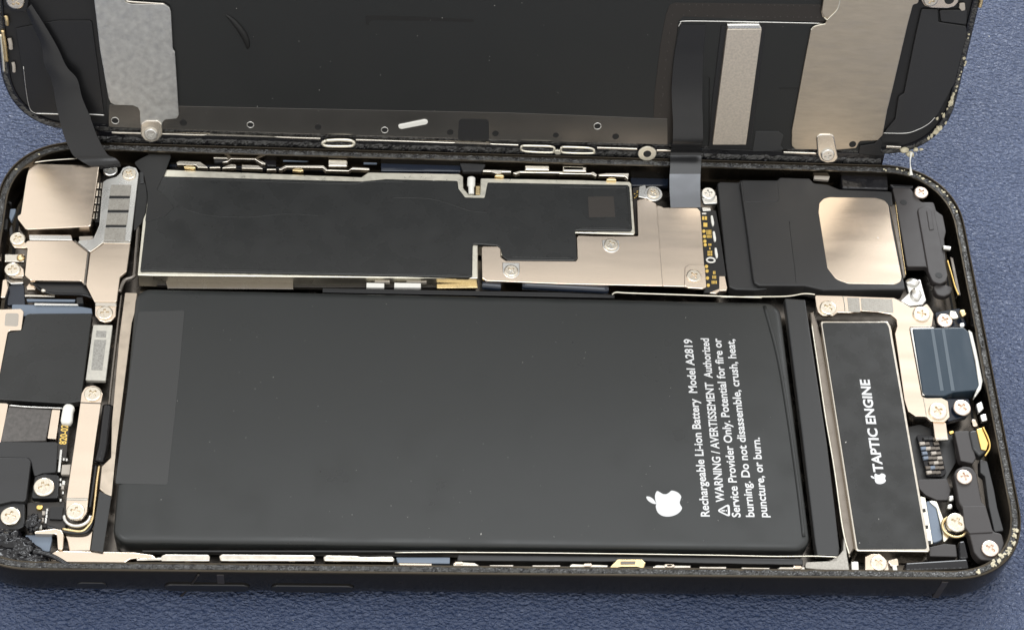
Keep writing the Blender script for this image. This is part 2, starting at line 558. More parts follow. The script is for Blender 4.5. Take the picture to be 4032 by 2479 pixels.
# sealing adhesive on the ledge: a lumpy torn band
def glue_band(name, parent, ring_fn, din, dout, z, mat, step=0.16, rows=6, amp=0.16, seed=0, tear=0.3, fr_w=1):
    base = ring_fn((din + dout) / 2)
    P = [Vector(a) for a in base]
    n = len(P)
    pts, nor = [], []
    for i in range(n):
        a, b = P[i], P[(i + 1) % n]
        L = (b - a).length
        if L < 1e-6:
            continue
        k = max(1, int(L / step))
        e = (b - a) / L
        nn = Vector((-e.y, e.x))
        for s in range(k):
            pts.append(a + (b - a) * s / k)
            nor.append(nn)
    m = len(pts)
    # smooth normals
    for _ in range(4):
        nor = [(nor[i - 1] + nor[i] * 2 + nor[(i + 1) % m]).normalized() for i in range(m)]
    half = (dout - din) / 2
    v, f = [], []
    for i in range(m):
        p3 = Vector((pts[i].x * 0.9, pts[i].y * 0.9, seed))
        wob = 1 + tear * noise.noise(p3 * 0.9) + 0.6 * tear * noise.noise(p3 * 3.1)
        thick = 0.5 + 0.5 * noise.noise(p3 * 0.35 + Vector((9, 1, 1)))
        for r in range(rows + 1):
            s = (r / rows) * 2 - 1
            d = -s * half if s < 0 else -s * half * wob
            prof_h = 1 - abs(s) ** 3
            rnd = random.uniform(-1, 1)
            h = z + (amp * (0.35 + 0.65 * thick) * (0.6 + 0.8 * noise.noise(p3 * 2.2 + Vector((0, 0, r * 0.7)))) + amp * 0.42 * rnd) * prof_h
            if abs(s) > 0.99:
                h = z - 0.1
            q2 = pts[i] - nor[i] * d + Vector((random.uniform(-1, 1), random.uniform(-1, 1))) * step * 0.22
            v.append((q2.x, q2.y, h))
    w = rows + 1
    for i in range(m):
        j = (i + 1) % m
        for r in range(rows):
            f.append((i * w + r, j * w + r, j * w + r + 1, i * w + r + 1))
    return link_mesh(name, v, f, mat, parent)
glue_band('sealing_adhesive', phone, body_ring, 0.50, 1.45, -0.36, 'adhesive_black', amp=0.14, seed=3)

# side buttons on the near long side
def side_button(x0, x1, zc, hz, out):
    n = 10
    pts = []
    r = hz
    for cx, a0 in ((x1 - r, -90), (x0 + r, 90)):
        for k in range(n + 1):
            a = math.radians(a0 + 180 * k / n)
            pts.append((cx + r * math.cos(a), r * math.sin(a)))
    v2, f2 = prism(ccw(pts), -0.3, out, 0.12, 3)
    v3 = [(a, -HY - c, zc + b) for a, b, c in v2]
    return link_mesh('side_button', v3, f2, 'plastic_black', phone)
for k, a, b in (('B1', (1600, 668), (2420, 672)), ('B2', (415, 672), (1215, 676))):
    A_, B_ = uny(q(k, [a])[0], -HY), uny(q(k, [b])[0], -HY)
    side_button(A_.x, B_.x, -4.35, 0.95, 0.26)
A_, B_ = uny(q('B1', [(755, 655)])[0], -HY), uny(q('B1', [(1045, 660)])[0], -HY)
side_button(A_.x, B_.x, -4.1, 0.75, 0.12)
# antenna break lines in the frame
for px in (3722, 870):
    c_ = uny((px, 2290), -HY)
    plate_mm('antenna_line', phone, [(c_.x - 0.45, -HY - 0.012), (c_.x + 0.45, -HY - 0.012), (c_.x + 0.45, -HY + 0.5), (c_.x - 0.45, -HY + 0.5)], -0.7, 5.0, 'plastic_taupe', 0, 0)

# inner side walls and floor pan seen between the parts
plate_mm('mid_plate', phone, [(-70.5, -33), (70.5, -33), (70.5, 33), (-70.5, 33)], -4.9, 0.6, 'dark_steel', 8, 0.1)  # floor coloured dark, the shade of the deep gaps put into it
def cp(name, pts, top, thick, mat, r=0.25, bev=0.06, parent=None, **k):
    return plate(name, parent or phone, pts, top, thick, mat, r, bev, **k)

# ---- near long side: row of spring clips, rails and flex edge
for k, pts in (('B1', [(1560, 330), (1600, 314), (2020, 318), (2036, 335), (2034, 392), (1560, 392)]),
               ('S', [(861, 2186), (872, 2178), (1235, 2181), (1243, 2190), (1241, 2208), (868, 2208)]),
               ('S', [(1272, 2190), (1284, 2182), (1400, 2184), (1420, 2188), (1545, 2187), (1555, 2196), (1550, 2210), (1276, 2208)])):
    cp('spring_clip', q(k, pts), -1.2, 1.2, 'nickel_bright', 0.3, 0.22, seg=4)
cp('corner_clip', q('C', [(505, 1205), (560, 1172), (1330, 1188), (1500, 1212), (1555, 1240), (1500, 1258), (1370, 1252), (1290, 1262), (1200, 1322), (500, 1328)]), -1.5, 0.9, 'tinted_metal', 0.3, 0.15, seg=3)
cp('corner_clip', q('C', [(1350, 1250), (1600, 1240), (1640, 1208), (1764, 1205), (1764, 1268), (1360, 1276)]), -1.25, 0.5, 'nickel_bright', 0.2, 0.12, seg=3)
for k, pts in (('B1', [(1770, 428), (1790, 412), (1830, 412), (1848, 428)]), ('B1', [(2200, 432), (2225, 414), (2270, 414), (2290, 428)]),
               ('B2', [(575, 430), (600, 412), (640, 412), (655, 432)]), ('B2', [(995, 440), (1020, 415), (1070, 415), (1095, 440)])):
    cp('contact_pad', q(k, pts), -0.9, 0.5, 'nickel_bright', 0.15, 0.1)
cp('wall_liner', q('B2', [(1622, 350), (2145, 350), (2142, 412), (1640, 404)]), -1.9, 0.7, 'blue_grey', 0.1, 0.08)
cp('wall_liner', q('S', [(1568, 2214), (1700, 2216), (1700, 2232), (1580, 2233)]), -1.6, 0.5, 'tinted_metal', 0.1, 0.08)
cp('side_rail', q('S', [(1802, 2182), (3161, 2198), (3163, 2222), (2700, 2214), (2530, 2206), (2400, 2209), (1800, 2206)]), -1.7, 1.5, 'plastic_grey', 0.2, 0.15, seg=3)
cp('side_rail', q('S', [(560, 2164), (1800, 2164), (1800, 2172), (560, 2171)]), -2.0, 0.8, 'plastic_grey', 0.05, 0.06)
tube('flex_edge', phone, [(*un(a, -1.35), -1.35) for a in q('S', [(1555, 2174), (1800, 2173), (2300, 2177), (2800, 2184), (3050, 2189), (3200, 2188), (3300, 2192)])], 0.09, 'cream_metal', 6)
for pts in ([(1785, 2214), (1810, 2209), (1870, 2213), (1893, 2228), (1785, 2226)], [(1928, 2221), (2022, 2221), (2022, 2229), (1928, 2228)], [(2096, 2222), (2206, 2222), (2208, 2229), (2096, 2229)],
            [(2242, 2226), (2252, 2217), (2395, 2222), (2392, 2231), (2246, 2230)], [(2570, 2230), (2585, 2222), (2716, 2224), (2722, 2233), (2574, 2234)],
            [(2754, 2228), (2860, 2229), (2860, 2239), (2754, 2237)], [(2919, 2231), (3030, 2233), (3032, 2241), (2920, 2240)], [(3058, 2240), (3072, 2230), (3168, 2230), (3170, 2240)]):
    cp('spring_clip', pts, -0.75, 0.7, 'nickel_bright', 0.12, 0.1)
for x, y in ((2313, 2219), (2632, 2222), (2639, 2223), (1805, 2212), (3140, 2229)):
    cp('contact_pad', [(x - 18, y + 4), (x - 12, y - 5), (x + 14, y - 5), (x + 20, y + 5), (x + 8, y + 9), (x - 10, y + 9)], -0.6, 0.5, 'tinted_metal', 0.12, 0.12)
cp('grounding_clip', q('B3', [(1722, 446), (1800, 368), (2035, 368), (2072, 402), (2052, 462), (1990, 440), (1830, 440), (1770, 458)]), -0.45, 0.9, 'brass_foil', 0.15, 0.12, seg=3)
cp('grounding_clip', q('B3', [(1830, 388), (1975, 388), (1970, 415), (1828, 418)]), -0.38, 0.2, 'dark_steel', 0.08, 0.04)

# bottom corner by the vibration motor
cp('corner_bracket', q('B4', [(1410, 395), (1640, 385), (1730, 330), (1770, 280), (1780, 90), (1810, 330), (1835, 480), (1640, 480), (1400, 455)]), -1.6, 1.2, 'tape_grey', 0.3, 0.12)
cp('motor_foot', q('B4', [(1850, 390), (1920, 392), (1925, 480), (1855, 482)]), -1.2, 1.2, 'steel', 0.2, 0.1)
cp('motor_foot', q('B4', [(1985, 345), (2040, 318), (2130, 318), (2195, 380), (2215, 470), (2195, 490), (1985, 480)]), -1.0, 0.5, 'tinted_metal', 0.35, 0.08)
screw(phone, q('B4', [(2115, 410)])[0], -0.95, 1.15, 0.15, 'screw_metal')
cp('motor_foot', q('B4', [(2200, 380), (2300, 360), (2310, 430), (2240, 440)]), -1.3, 0.5, 'tinted_metal', 0.2, 0.08)
cp('motor_foot', q('B4', [(2245, 425), (2290, 425), (2300, 485), (2255, 485)]), -0.9, 0.5, 'steel', 0.1, 0.08)
cp('foam_pad', q('I', [(1040, 1135), (1530, 1105), (1545, 1185), (1040, 1200)]), -1.2, 1.5, 'gloss_black', 0.3, 0.25, seg=3)
cp('foam_pad', q('I', [(1228, 1012), (1345, 985), (1440, 992), (1452, 1090), (1230, 1085)]), -2.0, 1.5, 'plastic_taupe', 0.2, 0.12)

# ---- far long side: clips, rails, pads
cp('far_wall_liner', q('D', [(150, 150), (2224, 192), (2224, 330), (150, 300)]), -3.2, 0.8, 'blue_black', 0.1, 0.05)
cp('far_wall_liner', q('E', [(0, 215), (700, 240), (700, 345), (0, 340)]), -1.6, 0.8, 'blue_black', 0.2, 0.1)
cp('far_wall_liner', q('F', [(700, 120), (1090, 120), (1090, 330), (720, 330)]), -3.4, 0.8, 'blue_black', 0.2, 0.1)
for k, pts, m in (('D', [(205, 205), (460, 205), (468, 222), (205, 220)], 'blue_grey'), ('D', [(1145, 236), (1390, 240), (1392, 254), (1145, 250)], 'blue_grey'), ('D', [(1850, 262), (1965, 262), (1965, 275), (1850, 275)], 'blue_grey')):
    cp('flex_edge', q(k, pts), -1.5, 0.3, m, 0.05, 0.05)
for k, pts in (('D', [(210, 262), (235, 250), (420, 258), (470, 292), (492, 312), (400, 310), (380, 290), (215, 285)]),
               ('D', [(530, 212), (910, 218), (930, 235), (995, 270), (990, 285), (960, 280), (900, 240), (690, 236), (660, 262), (600, 268), (650, 246), (655, 232), (535, 230)]),
               ('D', [(625, 300), (690, 278), (735, 284), (735, 312), (605, 316)]), ('D', [(782, 284), (930, 290), (975, 322), (782, 318)]),
               ('D', [(500, 300), (590, 296), (600, 312), (500, 314)]), ('D', [(1000, 318), (1085, 318), (1085, 330), (1000, 330)]),
               ('D', [(1100, 325), (1165, 288), (1500, 290), (1535, 325), (1715, 332), (1750, 305), (1898, 312), (1905, 330), (1745, 326), (1720, 342), (1520, 338), (1490, 312), (1175, 308), (1130, 332)]),
               ('E', [(885, 325), (1145, 335), (1140, 352), (1060, 352), (1040, 372), (960, 348), (890, 345)]),
               ('E', [(1150, 355), (1215, 338), (1779, 345), (1779, 362), (1220, 355), (1185, 372)]),
               ('F', [(0, 196), (300, 200), (345, 190), (385, 220), (370, 238), (320, 216), (0, 212)]),
               ('F', [(390, 215), (470, 205), (700, 205), (690, 268), (655, 240), (560, 235), (400, 232)])):
    cp('spring_clip', q(k, pts), -1.25, 0.7, 'nickel_bright', 0.12, 0.1)
for k, pts in (('D', [(270, 300), (300, 284), (360, 284), (382, 312), (360, 318), (280, 312)]), ('D', [(1222, 322), (1250, 308), (1310, 310), (1330, 335), (1300, 345), (1230, 338)]),
               ('E', [(990, 385), (1010, 362), (1065, 362), (1085, 390)]), ('F', [(470, 262), (500, 240), (560, 245), (580, 278), (480, 274)])):
    cp('contact_pad', q(k, pts), -0.9, 0.6, 'brass_foil', 0.2, 0.15)
for k, pts in (('D', [(1540, 236), (1705, 240), (1712, 268), (1705, 300), (1540, 298)]), ('E', [(1260, 288), (1475, 292), (1475, 335), (1262, 332)]),
               ('E', [(1590, 294), (1779, 298), (1779, 338), (1592, 336)]), ('F', [(40, 136), (278, 142), (276, 192), (42, 188)])):
    cp('spring_block', q(k, pts), -0.75, 1.2, 'nickel_bright', 0.2, 0.18, seg=3)
cp('flash_pad', q('D', [(535, 225), (650, 225), (640, 262), (545, 268)]), -1.6, 0.5, 'matte_black', 0.2, 0.1)
cp('flash_pad', q('D', [(960, 222), (1085, 222), (1085, 300), (1010, 300)]), -1.6, 0.5, 'gloss_black', 0.2, 0.1)

# ---- pin in the notch of the board, and dark bracket above it
cp('bracket', q('E', [(690, 270), (920, 280), (880, 345), (720, 345)]), -0.9, 0.6, 'plastic_grey', 0.2, 0.08)
tube('locating_pin', phone, [(*un(q('E', [(792, 405)])[0], -0.9), -0.9), (*un(q('E', [(790, 470)])[0], -1.1), -1.1), (*un(q('E', [(792, 545)])[0], -1.5), -1.5)], 0.62, 'white_glue', 10, taper=lambda t: 1.0 if t < 0.55 else 0.72)
cp('brass_edge', q('E', [(830, 470), (868, 472), (866, 548), (828, 545)]), -2.0, 0.6, 'brass_foil', 0.1, 0.05)

# ================================================================== logic board
board = thing('logic_board', 'long logic board under a black sticker with a cream metal rim', 'circuit board', (-8, 22, -4.8))
can = q('S', [(581, 667), (652, 667), (1423, 697), (1450, 678), (1808, 684), (1824, 695), (1825, 740), (1846, 766), (1890, 767), (1892, 701), (2300, 709), (2478, 715), (2487, 724), (2501, 915), (2496, 924), (2264, 917), (2268, 935), (2273, 1014), (2263, 1022), (1994, 1019), (1972, 1003), (1968, 968), (1882, 962), (1882, 1096), (1862, 1096), (600, 1085), (541, 1083)])
cp('shield_can', can, -1.35, 2.8, 'cream_metal', 0.22, 0.12, parent=board, seg=3)
stk = q('S', [(594, 692), (1424, 713), (1520, 704), (1802, 711), (1806, 742), (1832, 776), (1908, 778), (1920, 717), (2290, 724), (2472, 727), (2479, 735), (2490, 900), (2484, 908), (2263, 907), (2269, 930), (2274, 1016), (2262, 1026), (1998, 1024), (1980, 1010), (1970, 975), (1955, 966), (1862, 960), (1860, 1086), (1845, 1092), (1400, 1082), (600, 1066), (551, 1067)])
cp('shield_sticker', stk, -1.05, 0.6, 'sticker_black', 0.3, 0.14, parent=board, seg=3)
# faint raised lines pressed through the sticker
tube('sticker_crease', board, [(*un(a, -1.07), -1.07) for a in q('S', [(700, 815), (820, 848), (980, 855), (1120, 843), (1260, 850)])], 0.06, 'sticker_black', 6)
tube('sticker_crease', board, [(*un(a, -1.07), -1.07) for a in q('S', [(1540, 778), (1680, 782), (1760, 800), (1850, 830), (1920, 838)])], 0.07, 'sticker_black', 6)
tube('sticker_crease', board, [(*un(a, -1.10), -1.10) for a in q('S', [(565, 1055), (1000, 1064), (1400, 1075), (1840, 1083)])], 0.10, 'sticker_black', 6)
tube('sticker_crease', board, [(*un(a, -1.10), -1.10) for a in q('S', [(2010, 1012), (2120, 1014), (2255, 1016)])], 0.10, 'sticker_black', 6)
cp('print_patch', q('F', [(290, 440), (545, 435), (562, 640), (300, 645)]), -1.03, 0.1, 'print_brown', 0.05, 0.01, parent=board)
tube('sticker_crease', board, [(*un(a, -1.09), -1.09) for a in q('F', [(0, 345), (300, 350), (640, 352), (672, 380), (690, 560), (705, 735)])], 0.09, 'sticker_black', 6)
tube('sticker_crease', board, [(*un(a, -1.09), -1.09) for a in q('F', [(190, 758), (400, 752), (690, 756)])], 0.10, 'sticker_black', 6)
tube('sticker_crease', board, [(*un(a, -1.09), -1.09) for a in q('D', [(120, 410), (600, 420), (1300, 445), (1750, 455), (1900, 435), (2224, 440)])], 0.09, 'sticker_black', 6)
# board edge under the can
cp('board_edge', q('S', [(600, 1088), (1865, 1100), (1880, 1130), (1300, 1132), (620, 1122)]), -3.4, 0.6, 'panel_brown', 0.1, 0.05, parent=board)
for x, w in ((1478, 70), (1605, 105)):
    cp('capacitor', [(x - w / 2, 1112), (x + w / 2, 1114), (x + w / 2, 1132), (x - w / 2, 1131)], -2.0, 0.9, 'white_glue', 0.1, 0.1, parent=board)
for x, w in ((1505, 60), (1640, 80)):
    cp('capacitor', [(x - w / 2, 1100), (x + w / 2, 1101), (x + w / 2, 1110), (x - w / 2, 1109)], -2.2, 0.6, 'ceramic', 0.1, 0.08, parent=board)
cp('board_edge', q('S', [(1720, 1117), (1880, 1112), (1882, 1132), (1720, 1134)]), -2.6, 0.4, 'brass_foil', 0.1, 0.08, parent=board)
cp('board_edge', q('S', [(650, 1102), (1155, 1112), (1155, 1138), (660, 1135)]), -2.9, 0.3, 'dark_steel', 0.1, 0.08, parent=board)
# rolled flex below the cover plate
for a, b in ((1898, 1972), (2056, 2395)):
    tube('rolled_flex', board, [(*un((a, 1124), -2.1), -2.1), (*un(((a + b) / 2, 1127 + (a > 2000) * 6), -2.1), -2.1), (*un((b, 1130 + (a > 2000) * 12), -2.1), -2.1)], 0.62, 'blue_black', 12)
# cover plate, two leaves
pl = q('S', [(1896, 975), (1901, 969), (1962, 970), (1972, 980), (1972, 1012), (1992, 1026), (2266, 1028), (2274, 1018), (2271, 934), (2277, 927), (2360, 930), (2446, 930), (2513, 929), (2508, 788), (2540, 782), (2583, 800), (2594, 840), (2612, 1126), (2200, 1117), (1914, 1105), (1898, 1092)])
lf = cp('cover_plate', pl, -1.22, 0.35, 'tinted_metal', 0.3, 0.08, parent=board)
pr = q('S', [(2585, 808), (2606, 812), (2612, 817), (2746, 818), (2758, 831), (2779, 1128), (2766, 1138), (2708, 1134), (2694, 1128), (2608, 1126)])
rg = cp('cover_plate', pr, -1.16, 0.35, 'tinted_metal', 0.3, 0.08, parent=board)
ex, ey = un((2573, 761), -1.0)
ear = [(ex + 1.42 * math.cos(a), ey + 1.42 * math.sin(a)) for a in [2 * math.pi * k / 28 for k in range(28)]]
v, f = prism(ear, -1.6, -1.02, 0.1, 2)
link_mesh('screw_ear', v, f, 'steel', board)
cp('screw_ear', q('F', [(800, 340), (860, 320), (900, 460), (790, 440)]), -1.05, 0.4, 'steel', 0.2, 0.08, parent=board)
def boss(parent, cx, cy, z, r, up_len, mat='tinted_metal'):
    x, y = un((cx, cy), z)
    pts = [(x + r * math.cos(a), y + r * math.sin(a)) for a in [math.pi + math.pi * k / 12 for k in range(13)]]
    pts += [(x + r, y + up_len), (x - r, y + up_len)]
    vv, ff = prism(rounded(pts, 0.0), z - 0.4, z, 0.1, 2)
    return link_mesh('screw_seat', vv, ff, mat, parent)
boss(board, 2013, 1066, -1.12, 1.28, 1.5, 'steel')
boss(board, 2406, 966, -1.12, 1.30, 1.0, 'steel')
cp('screw_seat', q('F', [(1250, 1140), (1290, 1108), (1450, 1110), (1465, 1335), (1430, 1352), (1280, 1342), (1245, 1320)]), -1.04, 0.3, 'tinted_metal', 0.4, 0.1, parent=board)
for p_, z_, r_ in (((2013, 1066), -1.02, 1.05), ((2406, 962), -1.02, 1.05), ((2573, 760), -0.92, 0.98), ((2732, 1086), -0.94, 1.12)):
    screw(board, p_, z_, r_, 0.15)
screw(board, (2789, 763), -1.0, 1.15, 0.25, 'steel')
cp('screw_ear', q('F', [(1415, 440), (1570, 420), (1575, 505), (1440, 510)]), -1.25, 0.5, 'steel', 0.3, 0.08, parent=board)
# exposed board with pads at the right end of the cover plate
cp('bare_board', q('F', [(1400, 540), (1560, 580), (1600, 800), (1660, 1220), (1600, 1395), (1440, 1390), (1420, 1000)]), -1.9, 0.6, 'plastic_black', 0.2, 0.04, parent=board)
cp('board_clip', q('F', [(1590, 1225), (1650, 1225), (1672, 1340), (1665, 1370), (1600, 1372), (1560, 1400), (1480, 1392), (1590, 1350)]), -1.7, 0.6, 'tinted_metal', 0.15, 0.08, parent=board)
for x, y in ((1440, 780), (1446, 832), (1450, 880), (1454, 916), (1466, 1130), (1472, 1175), (1476, 1245), (1484, 1316)):
    cp('solder_pad', q('F', [(x - 17 + 17 * (1 + math.cos(a)), y + 17 * math.sin(a)) for a in [2 * math.pi * k / 10 for k in range(10)]]), -1.84, 0.08, 'gold_print', 0, 0.02, parent=board)
def pads(k, cx, cy, n, w, h, gap, ang=0.0):
    for i in range(n):
        x = cx + (i - (n - 1) / 2) * gap
        cp('solder_pad', q(k, [(x - w / 2, cy - h / 2), (x + w / 2, cy - h / 2 + 2), (x + w / 2, cy + h / 2 + 2), (x - w / 2, cy + h / 2)]), -1.84, 0.08, 'gold_print', 0.0, 0.02, parent=board)
pads('F', 1447, 650, 2, 22, 34, 27)
pads('F', 1455, 716, 1, 40, 40, 0)
pads('F', 1490, 790, 4, 8, 46, 13)
pads('F', 1493, 832, 4, 8, 26, 13)
for y, n in ((912, 2), (950, 1), (985, 3), (1012, 3)):
    pads('F', 1500, y, n, 12, 20, 17)
for y, n in ((1190, 2), (1235, 3), (1285, 4)):
    pads('F', 1543, y, n, 9, 30, 14)
for x, y in ((1527, 672), (1547, 828), (1565, 992)):
    cp('white_stripe', q('F', [(x - 18, y - 50), (x + 2, y - 48), (x + 16, y + 20), (x + 14, y + 50), (x - 2, y + 54), (x - 14, y + 10)]), -1.6, 0.3, 'white_glue', 0.15, 0.08, parent=board)
rx, ry = un(q('F', [(1508, 1070)])[0], -1.75)
tube('white_ring', board, [(rx + 0.62 * math.cos(a), ry + 0.42 * math.sin(a), -1.72) for a in [2 * math.pi * k / 14 for k in range(15)]], 0.15, 'white_glue', 6, 2)
cp('solder_pad', q('F', [(1420, 598), (1465, 596), (1465, 612), (1420, 612)]), -1.7, 0.2, 'steel', 0.05, 0.03, parent=board)
cp('board_clip', q('F', [(1420, 545), (1505, 550), (1512, 575), (1430, 582)]), -1.6, 0.3, 'steel', 0.1, 0.05, parent=board)
for i in range(6):
    x, y = 752 + random.uniform(-8, 24), 380 + i * 13
    cp('solder_pad', q('F', [(x, y), (x + 12, y + 1), (x + 12, y + 7), (x, y + 6)]), -1.8, 0.1, 'gold_print', 0, 0.02, parent=board)
cp('bare_board', q('F', [(735, 350), (800, 340), (800, 800), (760, 820)]), -2.2, 0.5, 'panel_brown', 0.1, 0.04, parent=board)

# ================================================================== battery
BZ = -0.95
bat = thing('battery', 'large flat black lithium battery with white warning print and a logo', 'battery', (-4.5, -11, -4.9))
c4 = [un(a, BZ) for a in ((541, 1132), (3077, 1187), (3189, 2158), (433, 2140))]
bx0 = (c4[0][0] + c4[3][0]) / 2; bx1 = (c4[1][0] + c4[2][0]) / 2
by1 = (c4[0][1] + c4[1][1]) / 2; by0 = (c4[2][1] + c4[3][1]) / 2
def bring(d):
    return rrect(bx0 + d, by0 + d, bx1 - d, by1 - d, 2.4 - min(d, 2.0), 10, 2.2)
pr_ = [(0.25, -4.9), (0.0, -4.4), (-0.05, -3.0), (0.0, -1.75), (0.05, -1.42), (0.18, -1.2), (0.40, -1.04), (0.75, BZ - 0.02), (1.2, BZ)]
v, f = loop_sweep(pr_, bring, close=False)
n = len(bring(0))
f.append(tuple(range(n))[::-1]); f.append(tuple((len(pr_) - 1) * n + i for i in range(n)))
ob = link_mesh('pouch', v, f, 'battery_wrap', bat, smooth=True)
md = ob.modifiers.new('edges', 'EDGE_SPLIT'); md.split_angle = math.radians(45)
S_ = 2459 / 4032
cp('pull_tape', [(a / S_, b / S_) for a, b in ((333, 748), (443, 745), (430, 900), (402, 1163), (277, 1160), (303, 960))], BZ + 0.03, 0.05, 'battery_tape', 0.3, 0.02, parent=bat)
# folded end of the pouch and the flex strip beside it
tube('pouch_fold', bat, [(*un(a, BZ), BZ - 0.05) for a in ((3010, 1205), (3062, 1400), (3100, 1620), (3140, 1900), (3165, 2110))], 0.28, 'battery_wrap', 8)
st = q('S', [(3089, 1172), (3208, 1180), (3305, 1980), (3318, 2152), (3304, 2158), (3303, 2188), (3217, 2184), (3205, 2100), (3160, 1720)])
cp('edge_cover', [(3089, 1172), (3172, 1178), (3258, 1745), (3290, 2010), (3306, 2155), (3303, 2188), (3217, 2184), (3208, 2130), (3155, 1690)], -1.5, 1.2, 'flex_grey', 0.25, 0.25, parent=bat, seg=4)
# print
def tp(x, y):
    return un(q('T', [(x, y)])[0], BZ + 0.02)
ZT = BZ + 0.012
for s, a, b, cap in (('Rechargeable Li-ion Battery  Model A2819', (612, 1391), (487, 150), 1.18),
                     ('WARNING / AVERTISSEMENT  Authorized', (716, 1291), (605, 145), 1.16),
                     ('Service Provider Only. Potential for fire or', (829, 1396), (690, 145), 1.16),
                     ('burning. Do not disassemble, crush, heat,', (926, 1394), (783, 150), 1.16),
                     ('puncture, or burn.', (1019, 1396), (961, 838), 1.16)):
    lettering('lettering', bat, s, tp(*a), tp(*b), cap, ZT, 'white_print', 0.022)
def print_shape(name, parent, pts2d, z, mat):
    p2 = ccw(pts2d)
    return link_mesh(name, [(x, y, z) for x, y in p2], [tuple(range(len(p2)))], mat, parent)
apple = [(238, 1300), (231, 1270), (230, 1240), (243, 1213), (262, 1219), (285, 1232), (310, 1233), (330, 1221), (346, 1209), (372, 1214), (396, 1227), (413, 1250), (409, 1270), (403, 1290), (407, 1308), (419, 1330), (409, 1352), (385, 1373), (350, 1387), (312, 1391), (276, 1383), (250, 1363), (238, 1337), (235, 1318)]
leaf = [(170, 1251), (192, 1252), (216, 1267), (233, 1290), (235, 1303), (213, 1299), (188, 1285), (173, 1268)]
sm = lambda pts: [tuple(a.xy) for a in catmull([(*p, 0) for p in pts], 4, True)]
for pts in (apple, leaf):
    print_shape('logo', bat, sm([tp(*a) for a in pts]), ZT, 'white_print')
# warning triangle: outline ring and exclamation mark
tri_o = rounded([tp(657, 1350), tp(752, 1297), tp(757, 1396)], 0.35)
tri_i = rounded([tp(681, 1349), tp(738, 1317), tp(741, 1378)], 0.12)
v = [(x, y, ZT) for x, y in tri_o] + [(x, y, ZT) for x, y in tri_i]
n = len(tri_o)
link_mesh('warning_triangle', v, [(i, (i + 1) % n, n + (i + 1) % n, n + i) for i in range(n)], 'white_print', bat)
print_shape('warning_triangle', bat, [tp(695, 1344), tp(719, 1344), tp(719, 1354), tp(695, 1354)], ZT, 'white_print')
print_shape('warning_triangle', bat, [tp(725, 1344), tp(733, 1344), tp(733, 1354), tp(725, 1354)], ZT, 'white_print')

# ================================================================== vibration motor
TZ = -0.85
mot = thing('vibration_motor', 'long black vibration motor with white lettering beside the battery', 'vibration motor', (53, -13, -4.9))
tq = [(3230, 1263), (3495, 1263), (3508, 1285), (3662, 2164), (3655, 2171), (3372, 2168)]
cp('case', tq, TZ - 0.12, 3.6, 'nickel_bright', 0.35, 0.14, parent=mot, seg=3)
cp('top_sheet', [(3238, 1269), (3490, 1269), (3500, 1288), (3651, 2158), (3378, 2160)], TZ, 0.1, 'sticker_black', 0.35, 0.04, parent=mot)
ip = lambda k, x, y: un(q(k, [(x, y)])[0], TZ + 0.02)
lettering('lettering', mot, 'TAPTIC ENGINE', ip('I', 863, 418), ip('H', 866, 915), 1.36, TZ + 0.012, 'white_print', 0.03)
mx = lambda x, y: ip('I', 795 + (x - 235) * 0.485, 512 - (1390 - y) * 0.47)
for pts in (apple, leaf):
    print_shape('logo', mot, sm([mx(*a) for a in pts]), TZ + 0.012, 'white_print')
cp('side_wall', q('S', [(3187, 1229), (3207, 1225), (3236, 1330), (3290, 1660), (3366, 2156), (3344, 2196), (3318, 2096), (3283, 1848), (3248, 1650), (3222, 1480)]), -1.7, 2.0, 'wall_metal', 0.1, 0.2, parent=mot, seg=3)
tube('wall_lip', mot, [(*un(a, -1.6), -1.6) for a in ((3195, 1270), (3222, 1450), (3250, 1640), (3284, 1840), (3318, 2080), (3344, 2180))], 0.13, 'cream_metal', 6)
cp('side_tape', q('I', [(1152, 610), (1196, 620), (1256, 985), (1218, 990)]), -1.2, 0.3, 'cream_metal', 0.1, 0.04, parent=mot)
for x, y in ((1188, 722), (1209, 853), (1231, 975)):
    cp('tape_slot', q('I', [(x - 13, y - 14), (x + 10, y - 16), (x + 13, y + 12), (x - 10, y + 16)]), -1.17, 0.1, 'mark_black', 0.1, 0.02, parent=mot)

# ================================================================== loudspeaker
spk = thing('loudspeaker', 'dark grey plastic loudspeaker box with a rounded beige metal window', 'speaker', (50, 21, -4.9))
cp('flange', q('G', [(152, 250), (175, 236), (330, 240), (345, 215), (520, 600), (560, 1100), (460, 1112), (300, 1106), (248, 1085), (225, 930)]), -1.75, 1.6, 'plastic_grey', 0.4, 0.2, parent=spk, seg=3)
cp('housing', q('G', [(336, 236), (350, 220), (640, 222), (655, 200), (900, 208), (932, 246), (1045, 258), (1140, 296), (1560, 312), (1600, 700), (1672, 1106), (1010, 1110), (930, 1092), (860, 1076), (490, 1074), (452, 1050), (440, 1010), (400, 690)]), -1.05, 2.6, 'plastic_grey', 0.5, 0.22, parent=spk, seg=4)
cp('tab', q('G', [(352, 228), (640, 232), (655, 370), (640, 396), (372, 402)]), -0.98, 0.2, 'plastic_grey', 0.35, 0.08, parent=spk)
tube('groove', spk, [(*un(a, -1.04), -1.06) for a in q('G', [(735, 560), (755, 740), (775, 900), (790, 1050)])], 0.07, 'plastic_grey', 6)
cp('metal_window', q('G', [(968, 480), (975, 410), (1010, 372), (1060, 360), (1430, 366), (1500, 385), (1532, 420), (1560, 600), (1640, 1000), (1635, 1040), (1590, 1064), (1210, 1058), (1110, 1022), (1040, 930)]), -0.99, 0.2, 'tinted_metal', 1.2, 0.06, parent=spk, rseg=6)
